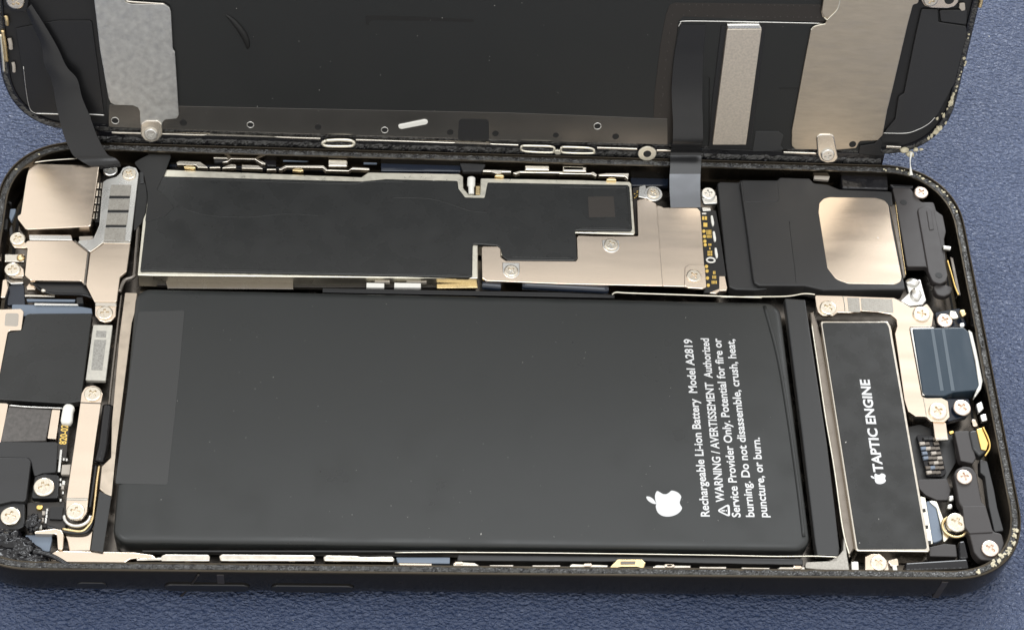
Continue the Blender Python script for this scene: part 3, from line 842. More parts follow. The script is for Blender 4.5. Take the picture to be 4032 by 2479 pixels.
cp('metal_channel', q('G', [(1542, 430), (1592, 412), (1675, 1000), (1650, 1015)]), -0.92, 0.5, 'dark_steel', 0.15, 0.18, parent=spk, seg=3)
tube('channel_edge', spk, [(*un(a, -0.85), -0.9) for a in q('G', [(1590, 400), (1630, 690), (1674, 985)])], 0.07, 'brass_foil', 6)

# ================================================================== parts at the bottom end of the phone (right in the photo)
cp('end_bracket', q('G', [(1566, 286), (1700, 276), (1800, 400), (1900, 400), (1920, 470), (1975, 510), (2000, 640), (1985, 700), (2010, 1040), (1960, 1062), (1890, 1046), (1845, 922), (1682, 922), (1596, 420)]), -1.15, 1.0, 'plastic_taupe', 0.4, 0.15, seg=3)
cp('bracket_arm', q('G', [(1766, 450), (1840, 432), (1900, 450), (1935, 620), (2015, 990), (2000, 1040), (1950, 1062), (1890, 1040), (1855, 960)]), -0.92, 0.6, 'plastic_taupe', 0.9, 0.15, seg=3)
cp('bracket_rib', q('G', [(1840, 470), (1880, 468), (1905, 620), (1865, 628)]), -0.82, 0.3, 'plastic_taupe', 0.2, 0.1)
cp('bracket_foot', q('G', [(1885, 1066), (2000, 1066), (2055, 1090), (2040, 1140), (1985, 1162), (1925, 1150)]), -1.5, 1.0, 'plastic_taupe', 0.9, 0.2, seg=3)
for p_ in ((1660, 396), (1942, 990)):
    x, y = un(q('G', [p_])[0], -0.9)
    z_ = -1.13 if p_[0] < 1700 else -0.9
    v, f = prism([(x + 0.55 * math.cos(2 * math.pi * k / 18), y + 0.5 * math.sin(2 * math.pi * k / 18)) for k in range(18)], z_ - 0.2, z_ + 0.025, 0.02)
    link_mesh('bracket_hole', v, f, 'matte_black', phone)
screw(phone, q('G', [(1797, 325)])[0], -0.95, 1.12, 0.22, 'screw_pink')
tube('steel_pin', phone, [(*un(a, -0.9), -0.9) for a in q('G', [(1975, 772), (2000, 774), (2032, 778)])], 0.4, 'steel', 10)
tube('gold_edge', phone, [(*un(a, -0.8), -0.8) for a in q('G', [(2010, 872), (2045, 990), (2070, 1080), (2100, 1150)])], 0.14, 'gold', 6)
cp('port_frame', q('G', [(2030, 840), (2058, 850), (2120, 1150), (2090, 1155)]), -1.2, 1.0, 'dark_steel', 0.1, 0.1)
cp('microphone_box', q('G', [(1150, 180), (1530, 186), (1535, 300), (1400, 296), (1160, 290)]), -1.3, 1.2, 'gloss_black', 0.4, 0.3, seg=3)
cp('microphone_box', q('G', [(1540, 250), (1740, 262), (1735, 290), (1570, 286)]), -1.0, 0.7, 'gloss_black', 0.3, 0.25, seg=3)
cp('foam_square', q('G', [(935, 180), (955, 156), (1072, 158), (1052, 222), (932, 214)]), -1.6, 0.5, 'ceramic', 0.15, 0.08)
cp('grey_clip', q('H', [(1195, 0), (1340, 0), (1392, 190), (1362, 228), (1240, 242), (1148, 190), (1225, 120)]), -1.3, 0.7, 'steel', 0.3, 0.2, seg=3)
x, y = un(q('H', [(1297, 128)])[0], -1.0)
lump('solder_blob', phone, (x, y, -1.15), (0.85, 1.15, 0.5), 'steel', 3, 0.15)
x, y = un(q('H', [(1265, 20)])[0], -1.0)
lump('solder_blob', phone, (x, y, -1.2), (1.1, 0.7, 0.45), 'steel', 5, 0.2)
# charging-port bracket
brk = thing('port_bracket', 'beige metal bracket holding the charging port at the bottom end', 'bracket', (64, -4, -4.9))
bq = q('H', [(368, 142), (600, 148), (1095, 166), (1165, 205), (1240, 252), (1350, 246), (1392, 215), (1432, 270), (1456, 312), (1440, 432), (1236, 434), (1244, 490), (1350, 1072), (1395, 1082), (1530, 1080), (1588, 1110), (1604, 1258), (1560, 1302), (1430, 1296), (1390, 1254), (1290, 1250), (1222, 1204), (1190, 1100), (1102, 490), (1122, 420), (1115, 362), (1062, 318), (945, 298), (800, 288), (700, 304), (575, 302), (540, 330), (440, 330), (398, 296), (382, 240)])
cp('plate', bq, -1.35, 0.45, 'tinted_metal', 0.35, 0.09, parent=brk)
cp('grey_tape', q('H', [(665, 165), (775, 168), (785, 298), (680, 296)]), -1.31, 0.06, 'tape_grey', 0.1, 0.02, parent=brk)
cp('grey_tape', q('H', [(790, 170), (1078, 178), (1090, 300), (950, 294), (800, 282)]), -1.30, 0.06, 'tape_grey', 0.1, 0.02, parent=brk)
for p_, r_ in (((490, 260), 1.25), ((1345, 316), 1.3), ((1496, 1205), 1.35)):
    screw(brk, q('H', [p_])[0], -1.2, r_, 0.16, 'screw_metal')
tube('stamped_line', brk, [(*un(a, -1.34), -1.34) for a in q('H', [(628, 152), (640, 220), (648, 298)])], 0.09, 'nickel_bright', 6)
tube('stamped_line', brk, [(*un(a, -1.34), -1.34) for a in q('H', [(1362, 1082), (1378, 1160), (1392, 1250)])], 0.08, 'nickel_bright', 6)
cp('clip', q('H', [(1450, 1302), (1570, 1308), (1590, 1460), (1470, 1465), (1462, 1390)]), -1.7, 0.4, 'tinted_metal', 0.15, 0.1, parent=brk)
cp('clip_bend', q('H', [(1475, 1448), (1590, 1442), (1594, 1466), (1478, 1470)]), -1.55, 0.4, 'nickel_bright', 0.1, 0.1, parent=brk)
# charging port shell
prt = thing('charging_port', 'dark blue glossy charging port block with a white right edge', 'port', (68, -4, -4.9))
cp('shell', q('H', [(1262, 446), (1730, 436), (1782, 480), (1878, 985), (1840, 1010), (1640, 1030), (1560, 1062), (1380, 1058), (1355, 1030)]), -1.05, 2.4, 'port_blue', 0.4, 0.18, parent=prt, seg=3)
cp('shell_rim', q('H', [(1240, 440), (1460, 434), (1462, 445), (1270, 452), (1382, 1060), (1355, 1058)]), -1.2, 1.2, 'steel', 0.1, 0.08, parent=prt)
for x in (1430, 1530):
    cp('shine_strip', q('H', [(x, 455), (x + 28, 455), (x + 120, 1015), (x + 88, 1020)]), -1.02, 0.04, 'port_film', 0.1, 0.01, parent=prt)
cp('white_edge', q('H', [(1772, 452), (1812, 482), (1850, 640), (1908, 925), (1892, 1000), (1822, 1092), (1850, 1010), (1872, 960), (1840, 740)]), -1.0, 0.8, 'white_glue', 0.25, 0.15, parent=prt, seg=3)
# small screws and blue flex to the right of the bracket
cp('port_flex', q('H', [(1470, 300), (1700, 260), (1760, 420), (1700, 440), (1500, 440)]), -2.4, 1.0, 'blue_black', 0.3, 0.1)
cp('port_flex', q('H', [(1560, 1090), (1780, 1090), (1800, 1200), (1760, 1250), (1580, 1300), (1600, 1180)]), -2.0, 1.0, 'blue_black', 0.3, 0.1)
screw(phone, q('H', [(1557, 378)])[0], -1.35, 1.2, 0.2, 'screw_pink')
screw(phone, q('H', [(1716, 1174)])[0], -1.35, 1.3, 0.2, 'screw_pink')
for k, pts, m in (('H', [(1605, 285), (1660, 290), (1690, 350), (1640, 360), (1600, 330)], 'cream_metal'), ('H', [(1690, 280), (1740, 270), (1760, 320), (1720, 345)], 'brass_foil'),
                  ('H', [(1845, 1140), (1900, 1110), (1920, 1180), (1870, 1230)], 'steel'), ('H', [(1880, 1240), (1940, 1220), (1955, 1290), (1900, 1300)], 'steel'),
                  ('H', [(1800, 1275), (1840, 1280), (1870, 1340), (1820, 1345)], 'tinted_metal'), ('H', [(1690, 400), (1740, 395), (1745, 430), (1700, 435)], 'steel')):
    cp('spring_contact', q(k, pts), -1.0, 0.6, m, 0.3, 0.15, seg=3)
# lower right: microphone block, gold contact, screw arm
cp('dark_flex', q('I', [(1060, 60), (1150, 40), (1420, 120), (1440, 340), (1370, 460), (1330, 640), (1200, 600), (1130, 460)]), -3.0, 0.8, 'flex_black', 0.4, 0.05)
cp('flex_step', q('I', [(1130, 475), (1370, 470), (1400, 560), (1380, 640), (1290, 640), (1200, 600), (1150, 550)]), -2.2, 0.6, 'plastic_taupe', 0.4, 0.1)
cp('mic_block', q('I', [(1425, 92), (1545, 88), (1600, 310), (1575, 350), (1475, 328)]), -1.4, 1.2, 'plastic_taupe', 0.3, 0.15, seg=3)
cp('mic_block', q('I', [(1540, 90), (1605, 78), (1690, 250), (1630, 295), (1572, 230)]), -1.15, 1.4, 'flex_grey', 0.5, 0.3, seg=4)
cp('gold_contact', q('I', [(1602, 78), (1648, 62), (1700, 190), (1682, 246), (1640, 236)]), -0.95, 0.6, 'gold', 0.2, 0.12, seg=3)
tube('gold_edge', phone, [(*un(a, -0.8), -0.8) for a in q('I', [(1655, 62), (1700, 160), (1706, 230), (1670, 290)])], 0.14, 'gold', 6)
cp('gold_contact', q('I', [(1385, 95), (1420, 88), (1424, 108), (1395, 118)]), -1.6, 0.4, 'gold', 0.1, 0.08)
cap = None
chip = cp('chip_tray', q('I', [(1128, 122), (1290, 130), (1365, 425), (1330, 452), (1212, 448)]), -2.4, 0.6, 'gloss_black', 0.2, 0.06)
for i in range(4):
    for j in range(8):
        u_, w_ = (i + 0.5) / 4, (j + 0.5) / 8
        if random.random() < 0.14:
            continue
        x = 1140 + 75 * w_ + (150 - 10 * w_) * u_
        y = 135 + 305 * w_
        xx, yy = un(q('I', [(x, y)])[0], -2.2)
        m_ = random.choice(('ceramic', 'dark_steel', 'plastic_black', 'dark_steel', 'blue_grey'))
        key = 'cap_' + m_
        if key not in SCREW:
            SCREW[key] = box_mesh('capacitor', 0.8, 0.5, 0.35, m_, 0.08)
        place('capacitor', SCREW[key], (xx, yy, -2.22), phone, 0.12)
arm = q('I', [(1424, 430), (1445, 392), (1500, 368), (1568, 378), (1606, 432), (1628, 560), (1645, 650), (1680, 690), (1738, 892), (1806, 900), (1826, 990), (1795, 1078), (1722, 1122), (1635, 1116), (1582, 1052), (1545, 905), (1510, 860), (1485, 690), (1462, 655)])
cp('screw_arm', arm, -1.1, 1.4, 'plastic_taupe', 0.9, 0.22, seg=4)
cp('arm_pad', q('I', [(1490, 688), (1676, 684), (1735, 895), (1548, 905), (1512, 850)]), -0.95, 0.3, 'plastic_taupe', 0.2, 0.1)
cp('arm_rail', q('I', [(1630, 312), (1690, 332), (1745, 560), (1770, 700), (1822, 885), (1745, 892), (1700, 690), (1668, 450), (1632, 420)]), -1.3, 1.2, 'plastic_grey', 0.3, 0.15, seg=3)
screw(phone, q('I', [(1505, 458)])[0], -0.95, 1.15, 0.22, 'screw_pink')
screw(phone, q('I', [(1711, 1027)])[0], -0.95, 1.25, 0.22, 'screw_pink')
cp('blue_flex', q('I', [(1200, 650), (1235, 645), (1280, 690), (1335, 950), (1250, 988)]), -2.3, 0.8, 'blue_grey', 0.6, 0.1)
cp('flex_rim', q('I', [(1215, 640), (1290, 650), (1345, 800), (1390, 930), (1340, 985), (1335, 900), (1285, 700)]), -2.1, 0.6, 'cream_metal', 0.4, 0.1)
screw(phone, q('I', [(1442, 822)])[0], -1.5, 1.5, 0.3, 'screw_metal')
x, y = un(q('I', [(1430, 850)])[0], -1.75)
tube('gold_ring', phone, [(x + 1.75 * math.cos(a), y + 1.6 * math.sin(a), -1.8) for a in [2 * math.pi * k / 20 for k in range(21)]], 0.22, 'brass_foil', 6, 2)
for pts in ([(1380, 600), (1425, 598), (1430, 640), (1385, 650)], [(1368, 670), (1415, 665), (1420, 705), (1372, 710)]):
    cp('solder_blob', q('I', pts), -1.6, 0.8, 'steel', 0.4, 0.3, seg=3)
cp('gloss_block', q('I', [(1462, 965), (1510, 955), (1545, 1105), (1470, 1110)]), -1.5, 1.2, 'gloss_black', 0.4, 0.3, seg=3)

# ================================================================== camera end (left in the photo)
camr = thing('rear_camera', 'square beige metal can of the rear camera with a mirror-like top', 'camera', (-64, 23, -4.9))
cp('metal_can', q('A', [(292, 108), (380, 102), (982, 140), (986, 155), (905, 735), (885, 748), (270, 756), (245, 745), (172, 650), (168, 618), (202, 598), (262, 212)]), -0.75, 2.6, 'tinted_metal', 0.35, 0.12, parent=camr, seg=3)
for vv_ in camr.children[-1].data.vertices:
    vv_.co.z += vv_.co.x * 0.06
cp('connector_row', q('A', [(985, 290), (1010, 285), (985, 690), (940, 690)]), -2.2, 1.0, 'matte_black', 0.1, 0.05, parent=camr)
for i in range(5):
    y = 300 + i * 75
    x = 992 - i * 11
    for s in (-1, 1):
        cp('connector_tooth', q('A', [(x - 10 + s * 14, y), (x + 8 + s * 14, y), (x + 3 + s * 14, y + 55), (x - 14 + s * 14, y + 55)]), -1.7, 0.6, 'nickel_bright', 0.05, 0.06, parent=camr)
cp('can_foot', q('A', [(780, 830), (930, 825), (910, 882), (790, 880)]), -1.9, 0.6, 'ceramic', 0.2, 0.15, parent=camr)
tube('can_flange', camr, [(*un(a, -1.0), -1.0) for a in q('A', [(160, 200), (280, 120), (450, 85), (760, 62)])], 0.13, 'nickel_bright', 6)

cb = thing('camera_bracket', 'folded beige metal bracket with four grey pads beside the rear camera', 'bracket', (-56, 14, -4.9))
ZB = -1.0
cp('upper_leaf', q('A', [(1020, 292), (1060, 266), (1150, 240), (1190, 205), (1215, 152), (1280, 132), (1350, 152), (1378, 212), (1298, 884), (1030, 882), (930, 960), (888, 986), (745, 872), (925, 856), (985, 720)]), ZB, 0.4, 'steel', 0.5, 0.09, parent=cb)
cp('lower_leaf', q('A', [(892, 1000), (1032, 902), (1296, 902), (1258, 1178), (1192, 1232), (1158, 1482), (936, 1482), (852, 1312)]), ZB - 0.04, 0.4, 'tinted_metal', 0.35, 0.09, parent=cb)
cp('left_leaf', q('A', [(292, 874), (724, 872), (872, 990), (838, 1318), (806, 1274), (300, 1268), (246, 1218), (274, 948), (240, 936), (262, 880)]), ZB, 0.4, 'tinted_metal', 0.4, 0.09, parent=cb)
cp('fold', q('A', [(286, 812), (706, 816), (722, 872), (290, 868)]), ZB - 0.5, 0.4, 'steel', 0.15, 0.15, parent=cb)
cp('fold', q('A', [(1024, 872), (1298, 876), (1296, 904), (1024, 900)]), ZB + 0.06, 0.2, 'nickel_bright', 0.1, 0.08, parent=cb)
tube('fold_line', cb, [(*un(a, ZB), ZB - 0.02) for a in q('A', [(880, 990), (862, 1150), (842, 1318)])], 0.22, 'dark_steel', 8)
tube('fold_line', cb, [(*un(a, ZB), ZB - 0.02) for a in q('A', [(742, 875), (810, 930), (884, 990)])], 0.14, 'dark_steel', 8)
tube('fold_line', cb, [(*un(a, ZB), ZB + 0.0) for a in q('A', [(1028, 890), (960, 940), (888, 990)])], 0.12, 'nickel_bright', 8)
for pts in ([(1102, 320), (1302, 322), (1292, 430), (1086, 428)], [(1086, 460), (1288, 460), (1278, 570), (1070, 566)], [(1066, 600), (1272, 602), (1256, 716), (1050, 716)], [(1044, 748), (1248, 750), (1240, 862), (1032, 860)]):
    cp('grey_pad', q('A', pts), ZB + 0.12, 0.15, 'tape_grey', 0.08, 0.03, parent=cb)
for pts in ([(1086, 432), (1290, 434), (1288, 456), (1082, 456)], [(1070, 572), (1278, 574), (1274, 597), (1066, 596)], [(1052, 720), (1256, 722), (1250, 742), (1046, 742)]):
    cp('pad_gap', q('A', pts), ZB + 0.05, 0.1, 'plastic_black', 0.02, 0.02, parent=cb)
ears = {'A1': [(240, 880), (262, 900), (272, 950), (140, 944), (112, 905), (110, 840), (150, 800), (215, 800)], 'A2': [(235, 1155), (245, 1232), (140, 1232), (70, 1210), (55, 1150), (100, 1100), (180, 1100)]}
for e in ears.values():
    cp('screw_ear', q('A', e), ZB - 0.05, 0.4, 'tinted_metal', 0.5, 0.09, parent=cb)
screw(cb, q('A', [(174, 858)])[0], ZB + 0.1, 1.12, 0.16)
screw(cb, q('A', [(124, 1162)])[0], ZB + 0.1, 1.15, 0.16)
screw(cb, q('A', [(1282, 214)])[0], ZB + 0.14, 1.05, 0.16)
screw(phone, q('A', [(1096, 180)])[0], -1.8, 1.1, 0.2, 'steel')
cp('tongue', q('B', [(944, 96), (1158, 100), (1148, 235), (1105, 285), (1040, 296), (985, 280), (944, 230)]), ZB - 0.3, 0.4, 'tinted_metal', 0.5, 0.1, parent=cb)
cp('fold', q('B', [(944, 98), (1158, 100), (1156, 140), (945, 136)]), ZB - 0.12, 0.3, 'nickel_bright', 0.08, 0.12, parent=cb)
screw(cb, q('B', [(1040, 206)])[0], ZB - 0.18, 1.15, 0.16)
for pts in ([(40, 1008), (250, 1006), (240, 1085), (42, 1085)],):
    cp('contact_bar', q('A', pts), -1.4, 0.5, 'nickel_bright', 0.2, 0.15, parent=cb)
x, y = un(q('A', [(205, 1045)])[0], -1.35)
lump('solder_blob', cb, (x, y, -1.4), (0.6, 0.6, 0.35), 'brass_foil', 8, 0.1)
cp('spring_leaf', q('A', [(70, 1215), (215, 1240), (240, 1300), (110, 1305), (60, 1270)]), -1.9, 0.5, 'steel', 0.3, 0.15)
cp('spring_leaf', q('A', [(20, 1260), (70, 1250), (85, 1330), (50, 1440), (0, 1440)]), -1.3, 0.5, 'tinted_metal', 0.3, 0.15)
cp('black_flap', q('A', [(310, 1280), (806, 1282), (850, 1330), (900, 1420), (620, 1405), (450, 1385), (400, 1340)]), -1.9, 0.3, 'plastic_grey', 0.2, 0.08)
cp('spring_leaf', q('A', [(262, 1330), (290, 1290), (355, 1330), (352, 1360), (268, 1362)]), -1.9, 0.4, 'tinted_metal', 0.15, 0.1)
cp('blue_flex', q('A', [(80, 1320), (240, 1310), (250, 1512), (70, 1512)]), -2.3, 0.6, 'blue_black', 0.3, 0.1)
cp('blue_flex', q('B', [(120, 120), (740, 130), (910, 160), (915, 215), (110, 240)]), -2.2, 0.6, 'blue_grey', 0.2, 0.08)
for pts, m in (([(245, 22), (545, 26), (545, 46), (245, 42)], 'nickel_bright'), ([(260, 65), (750, 70), (742, 92), (270, 88)], 'blue_grey'), ([(340, 105), (780, 112), (775, 132), (340, 128)], 'steel')):
    cp('flex_edge', q('B', pts), -1.8, 0.4, m, 0.1, 0.08)
cp('black_block', q('B', [(755, 50), (820, 45), (830, 110), (760, 110)]), -1.6, 0.8, 'matte_black', 0.2, 0.1)
tube('black_wire', phone, [(*un(a, -1.5), -1.5) for a in q('A', [(340, 1310), (380, 1350), (430, 1380), (560, 1402), (800, 1410), (910, 1440)])], 0.18, 'gloss_black', 8)
x, y = un(q('A', [(432, 1370)])[0], -1.3)
lump('solder_blob', phone, (x, y, -1.3), (0.4, 0.3, 0.25), 'nickel_bright', 2, 0.1, 2)
# round dark microphone disc, black flex and the ribbon's dark reflection painted as one sheet
cp('dark_disc', q('A', [(1378, 200), (1420, 230), (1458, 340), (1466, 450), (1448, 590), (1400, 700), (1322, 792), (1335, 600), (1362, 330)]), -1.12, 1.2, 'flex_black', 0.4, 0.15)
cp('flex_end', q('A', [(1382, 190), (1425, 195), (1430, 300), (1390, 308)]), -0.95, 0.3, 'flex_grey', 0.15, 0.08)
cp('flex_with_reflection', q('A', [(1330, 100), (1400, 60), (1500, 10), (1600, -8), (1700, 30), (1650, 165), (1556, 372), (1640, 430), (1728, 548), (1640, 625), (1436, 700), (1462, 520), (1464, 400), (1430, 230)]), -0.98, 0.12, 'flex_black', 0.4, 0.04)
# far-left bits
for k, pts, m in (('A', [(50, 340), (100, 330), (112, 370), (60, 378)], 'brass_foil'), ('A', [(100, 560), (160, 556), (150, 600), (110, 690), (90, 640)], 'blue_grey'), ('A', [(0, 640), (80, 660), (70, 760), (0, 770)], 'plastic_grey'), ('A', [(90, 760), (120, 700), (130, 800), (95, 840)], 'plastic_grey'),
                  ('A', [(0, 980), (15, 985), (12, 1070), (0, 1075)], 'tinted_metal'), ('A', [(35, 380), (60, 400), (70, 460), (120, 500), (95, 510), (45, 450)], 'plastic_grey')):
    cp('edge_bracket', q(k, pts), -1.6, 0.6, m, 0.2, 0.1)

# second camera cover plate and label (left, middle)
scam = thing('sensor_module', 'dark rectangular sensor cover with a beige corner tab at the left edge', 'sensor', (-68, 4, -4.9))
cp('cover', q('B', [(268, 218), (300, 210), (908, 208), (912, 225), (802, 1082), (640, 1102), (300, 1082), (-60, 1058), (-60, 800), (0, 790), (82, 398), (214, 372), (248, 240)]), -1.2, 1.2, 'sticker_black', 0.3, 0.12, parent=scam, seg=3)
cp('tab', q('B', [(-60, 172), (212, 164), (236, 190), (212, 374), (94, 380), (76, 402), (0, 800), (-60, 1000)]), -1.05, 0.5, 'tinted_metal', 0.35, 0.08, parent=scam)
cp('tab_square', q('B', [(66, 206), (178, 208), (186, 225), (180, 328), (165, 338), (48, 332), (45, 318), (54, 220)]), -1.02, 0.1, 'ceramic', 0.4, 0.04, parent=scam)
lab = cp('label_strip', q('B', [(926, 324), (1116, 326), (1046, 876), (850, 870)]), -1.6, 0.6, 'label_paper', 0.1, 0.04)
cp('print_patch', q('B', [(935, 470), (1055, 472), (1015, 775), (905, 770)]), -1.58, 0.1, 'print_grey', 0.05, 0.01, parent=lab)
cp('print_patch', q('B', [(958, 380), (1058, 384), (1050, 450), (948, 446)]), -1.58, 0.1, 'print_grey', 0.05, 0.01, parent=lab)
# battery connector bar
bar = thing('connector_bar', 'narrow beige metal bar with a screw at each end beside the battery', 'bracket', (-61, -20, -4.9))
cp('bar', q('S', [(321, 1548), (336, 1522), (368, 1514), (396, 1527), (405, 1548), (397, 1588), (372, 1760), (348, 1956), (342, 2016), (325, 2040), (294, 2046), (270, 2033), (259, 2010), (262, 1958), (290, 1770), (316, 1588)]), -1.0, 0.45, 'tinted_metal', 0.9, 0.1, parent=bar, rseg=5)
tube('fold_line', bar, [(*un(a, -1.0), -1.02) for a in ((317, 1584), (357, 1586), (397, 1587))], 0.10, 'dark_steel', 6)
cp('fold', q('C', [(662, 648), (872, 650), (868, 680), (658, 678)]), -0.93, 0.2, 'nickel_bright', 0.06, 0.1, parent=bar)
screw(bar, (365, 1550), -0.86, 1.18, 0.16)
screw(bar, (297, 2012), -0.86, 1.22, 0.16)
x, y = un((305, 2030), -2.0)
tube('washer', bar, [(x + 1.7 * math.cos(a), y + 1.5 * math.sin(a), -2.0) for a in [math.pi + math.pi * k / 10 for k in range(11)]], 0.35, 'steel', 8, 2)
tube('rolled_flex', bar, [(*un(a, -1.8), -1.8) for a in q('S', [(425, 1600), (415, 1680), (405, 1760), (390, 1820)])], 0.75, 'gloss_black', 12)
tube('cable', bar, [(*un(a, -2.0), -2.0) for a in q('C', [(950, 330), (930, 480), (905, 650), (890, 750)])], 0.28, 'plastic_black', 8)
tube('cable', bar, [(*un(a, -1.9), -1.9) for a in q('C', [(985, 330), (960, 500), (940, 700), (920, 860), (880, 930), (800, 985), (620, 960)])], 0.20, 'brass_foil', 8)
tube('cable', bar, [(*un(a, -2.1), -2.1) for a in q('C', [(925, 870), (890, 960), (820, 1000), (640, 990), (460, 940)])], 0.30, 'plastic_black', 8)
# wall between battery and camera end
cp('battery_wall', q('S', [(492, 1150), (541, 1152), (532, 1226), (520, 1270), (460, 1752), (440, 1954), (412, 1942), (391, 1922), (400, 1835), (436, 1800), (440, 1654), (470, 1320)]), -1.4, 1.0, 'wall_tan', 0.2, 0.12, seg=3)
tube('wall_edge', phone, [(*un(a, -1.7), -1.7) for a in q('S', [(478, 1160), (470, 1230), (448, 1420), (428, 1600), (418, 1700)])], 0.2, 'dark_steel', 8)
cp('wall_flex', q('S', [(391, 1930), (438, 1955), (405, 2172), (357, 2164)]), -1.15, 0.2, 'flex_grey', 0.15, 0.05)
tube('wall_edge', phone, [(*un(a, -1.5), -1.5) for a in q('S', [(545, 893), (536, 1000), (530, 1072), (520, 1092), (490, 1105), (470, 1150)])], 0.36, 'dark_steel', 10)
cp('wall_edge', q('S', [(1270, 1134), (2200, 1150), (2420, 1160), (2420, 1172), (1270, 1150)]), -2.2, 1.0, 'plastic_black', 0.1, 0.06)
tube('wall_edge', phone, [(*un(a, -1.3), -1.3) for a in q('F', [(530, 1410), (570, 1388), (700, 1395), (1300, 1415), (1700, 1430), (2016, 1440)])], 0.13, 'cream_metal', 6)
tube('wall_edge', phone, [(*un(a, -1.3), -1.3) for a in q('G', [(180, 1166), (500, 1164), (720, 1160), (850, 1140), (940, 1146)])], 0.12, 'cream_metal', 6)
# lower-left corner hardware
cp('floor_piece', q('C', [(640, 1010), (900, 955), (925, 965), (897, 1172), (690, 1176), (672, 1090)]), -2.4, 0.6, 'tinted_metal', 0.2, 0.1)
cp('hook', q('C', [(336, 982), (545, 954), (610, 968), (632, 1010), (622, 1166), (572, 1164), (562, 1010), (345, 1006)]), -1.2, 0.8, 'tinted_metal', 0.4, 0.12, seg=3)
cp('gray_insert', q('C', [(245, 1020), (515, 1015), (515, 1070), (490, 1185), (440, 1180), (280, 1100)]), -2.0, 0.6, 'blue_grey', 0.2, 0.1)
cp('plastic_cover', q('C', [(-60, 95), (560, 94), (574, 110), (556, 398), (420, 408), (340, 440), (305, 300), (280, 255), (-60, 250)]), -1.5, 1.0, 'plastic_grey', 0.3, 0.15)
cp('plastic_cover', q('C', [(-60, 248), (280, 250), (308, 285), (262, 660), (240, 690), (120, 685), (0, 712), (-60, 712)]), -1.2, 1.2, 'plastic_grey', 0.5, 0.2, seg=3)
cp('screw_block', q('C', [(345, 440), (440, 412), (585, 424), (578, 655), (310, 655)]), -1.55, 1.0, 'plastic_black', 0.4, 0.15)
cp('screw_block', q('C', [(-60, 712), (120, 690), (245, 700), (245, 930), (180, 965), (-60, 965)]), -1.7, 1.0, 'plastic_black', 0.4, 0.15)
screw(phone, q('C', [(436, 545)])[0], -1.3, 1.4, 0.22)
screw(phone, q('C', [(105, 836)])[0], -1.45, 1.35, 0.22)
cp('bare_board', q('C', [(270, 700), (640, 690), (660, 900), (640, 960), (390, 940), (270, 930)]), -2.2, 0.5, 'panel_brown', 0.2, 0.04)
cp('chip', q('C', [(500, 742), (630, 740), (612, 866), (488, 860)]), -1.8, 0.4, 'plastic_black', 0.08, 0.05)
cp('gold_contact', q('C', [(362, 722), (420, 720), (424, 752), (395, 768), (358, 758)]), -1.8, 0.4, 'gold', 0.25, 0.12)
for x, y, m in ((432, 800, 'ceramic'), (420, 868, 'ceramic'), (468, 770, 'steel'), (462, 800, 'steel'), (462, 832, 'steel'), (456, 862, 'steel'), (452, 888, 'steel'), (400, 938, 'white_glue'), (388, 905, 'ceramic'), (600, 470, 'steel'), (632, 500, 'white_glue'), (622, 545, 'ceramic'), (600, 520, 'steel'), (625, 600, 'steel'), (602, 672, 'steel'), (632, 268, 'steel'), (662, 272, 'steel')):
    s_ = 14 if m == 'steel' else 20
    cp('capacitor', q('C', [(x - s_ * 0.7, y - s_), (x + s_ * 0.7, y - s_), (x + s_ * 0.6, y + s_), (x - s_ * 0.8, y + s_)]), -1.75, 0.4, m, 0.05, 0.06)
cp('ceramic_filter', q('C', [(615, 322), (702, 318), (692, 420), (605, 418)]), -1.6, 0.5, 'ceramic', 0.1, 0.08)
cp('flex_edge', q('C', [(595, 170), (618, 172), (596, 395), (572, 395)]), -1.5, 0.4, 'steel', 0.05, 0.06)
cp('board_strip', q('B', [(590, 1300), (690, 1300), (655, 1660), (560, 1660)]), -1.8, 0.5, 'panel_brown', 0.1, 0.05)
gp = lambda k, x, y: un(q(k, [(x, y)])[0], -1.78)
lettering('lettering', phone, '820-02', gp('C', 655, 122), gp('B', 678, 1312), 0.92, -1.785, 'gold_print', 0.02)
cp('grey_sponge', q('B', [(88, 1132), (300, 1150), (512, 1162), (452, 1470), (10, 1482), (50, 1260)]), -1.55, 0.8, 'foam_grey', 0.15, 0.08)
cp('metal_tab', q('B', [(-60, 1092), (70, 1098), (82, 1112), (8, 1484), (-60, 1500)]), -1.5, 0.5, 'tinted_metal', 0.15, 0.08)
cp('metal_tab', q('B', [(516, 1160), (598, 1164), (556, 1455), (470, 1448)]), -1.5, 0.5, 'tinted_metal', 0.15, 0.08)
cp('glue_blob', q('B', [(622, 1130), (650, 1098), (705, 1098), (742, 1130), (722, 1180), (716, 1270), (690, 1302), (610, 1294), (598, 1265)]), -1.1, 0.8, 'white_glue', 0.9, 0.35, seg=4)
tube('flex_edge', phone, [(*un(a, -1.4), -1.4) for a in q('B', [(90, 1122), (300, 1138), (620, 1150)])], 0.12, 'steel', 6)
# melted black mass in the near left corner
for i, (x, y, sx, sy, sz) in enumerate(((60, 1100, 4.2, 3.0, 1.6), (190, 1180, 4.0, 2.6, 1.5), (300, 1270, 3.6, 2.0, 1.1), (20, 1250, 4.0, 2.4, 1.3), (330, 900, 1.5, 2.0, 0.9), (380, 1240, 2.2, 1.4, 0.9))):
    xx, yy = un(q('C', [(x, y)])[0], -1.2)
    lump('melted_glue', phone, (xx, yy, -1.4), (sx * 0.62, sy * 0.58, sz * 0.8), 'gloss_black', i + 11, 0.45, 4, 1.6)
tube('black_wire', phone, [(*un(a, -0.6), -0.6) for a in q('C', [(330, 1190), (400, 1196), (480, 1216), (560, 1252), (640, 1300), (700, 1335)])], 0.36, 'gloss_black', 8)
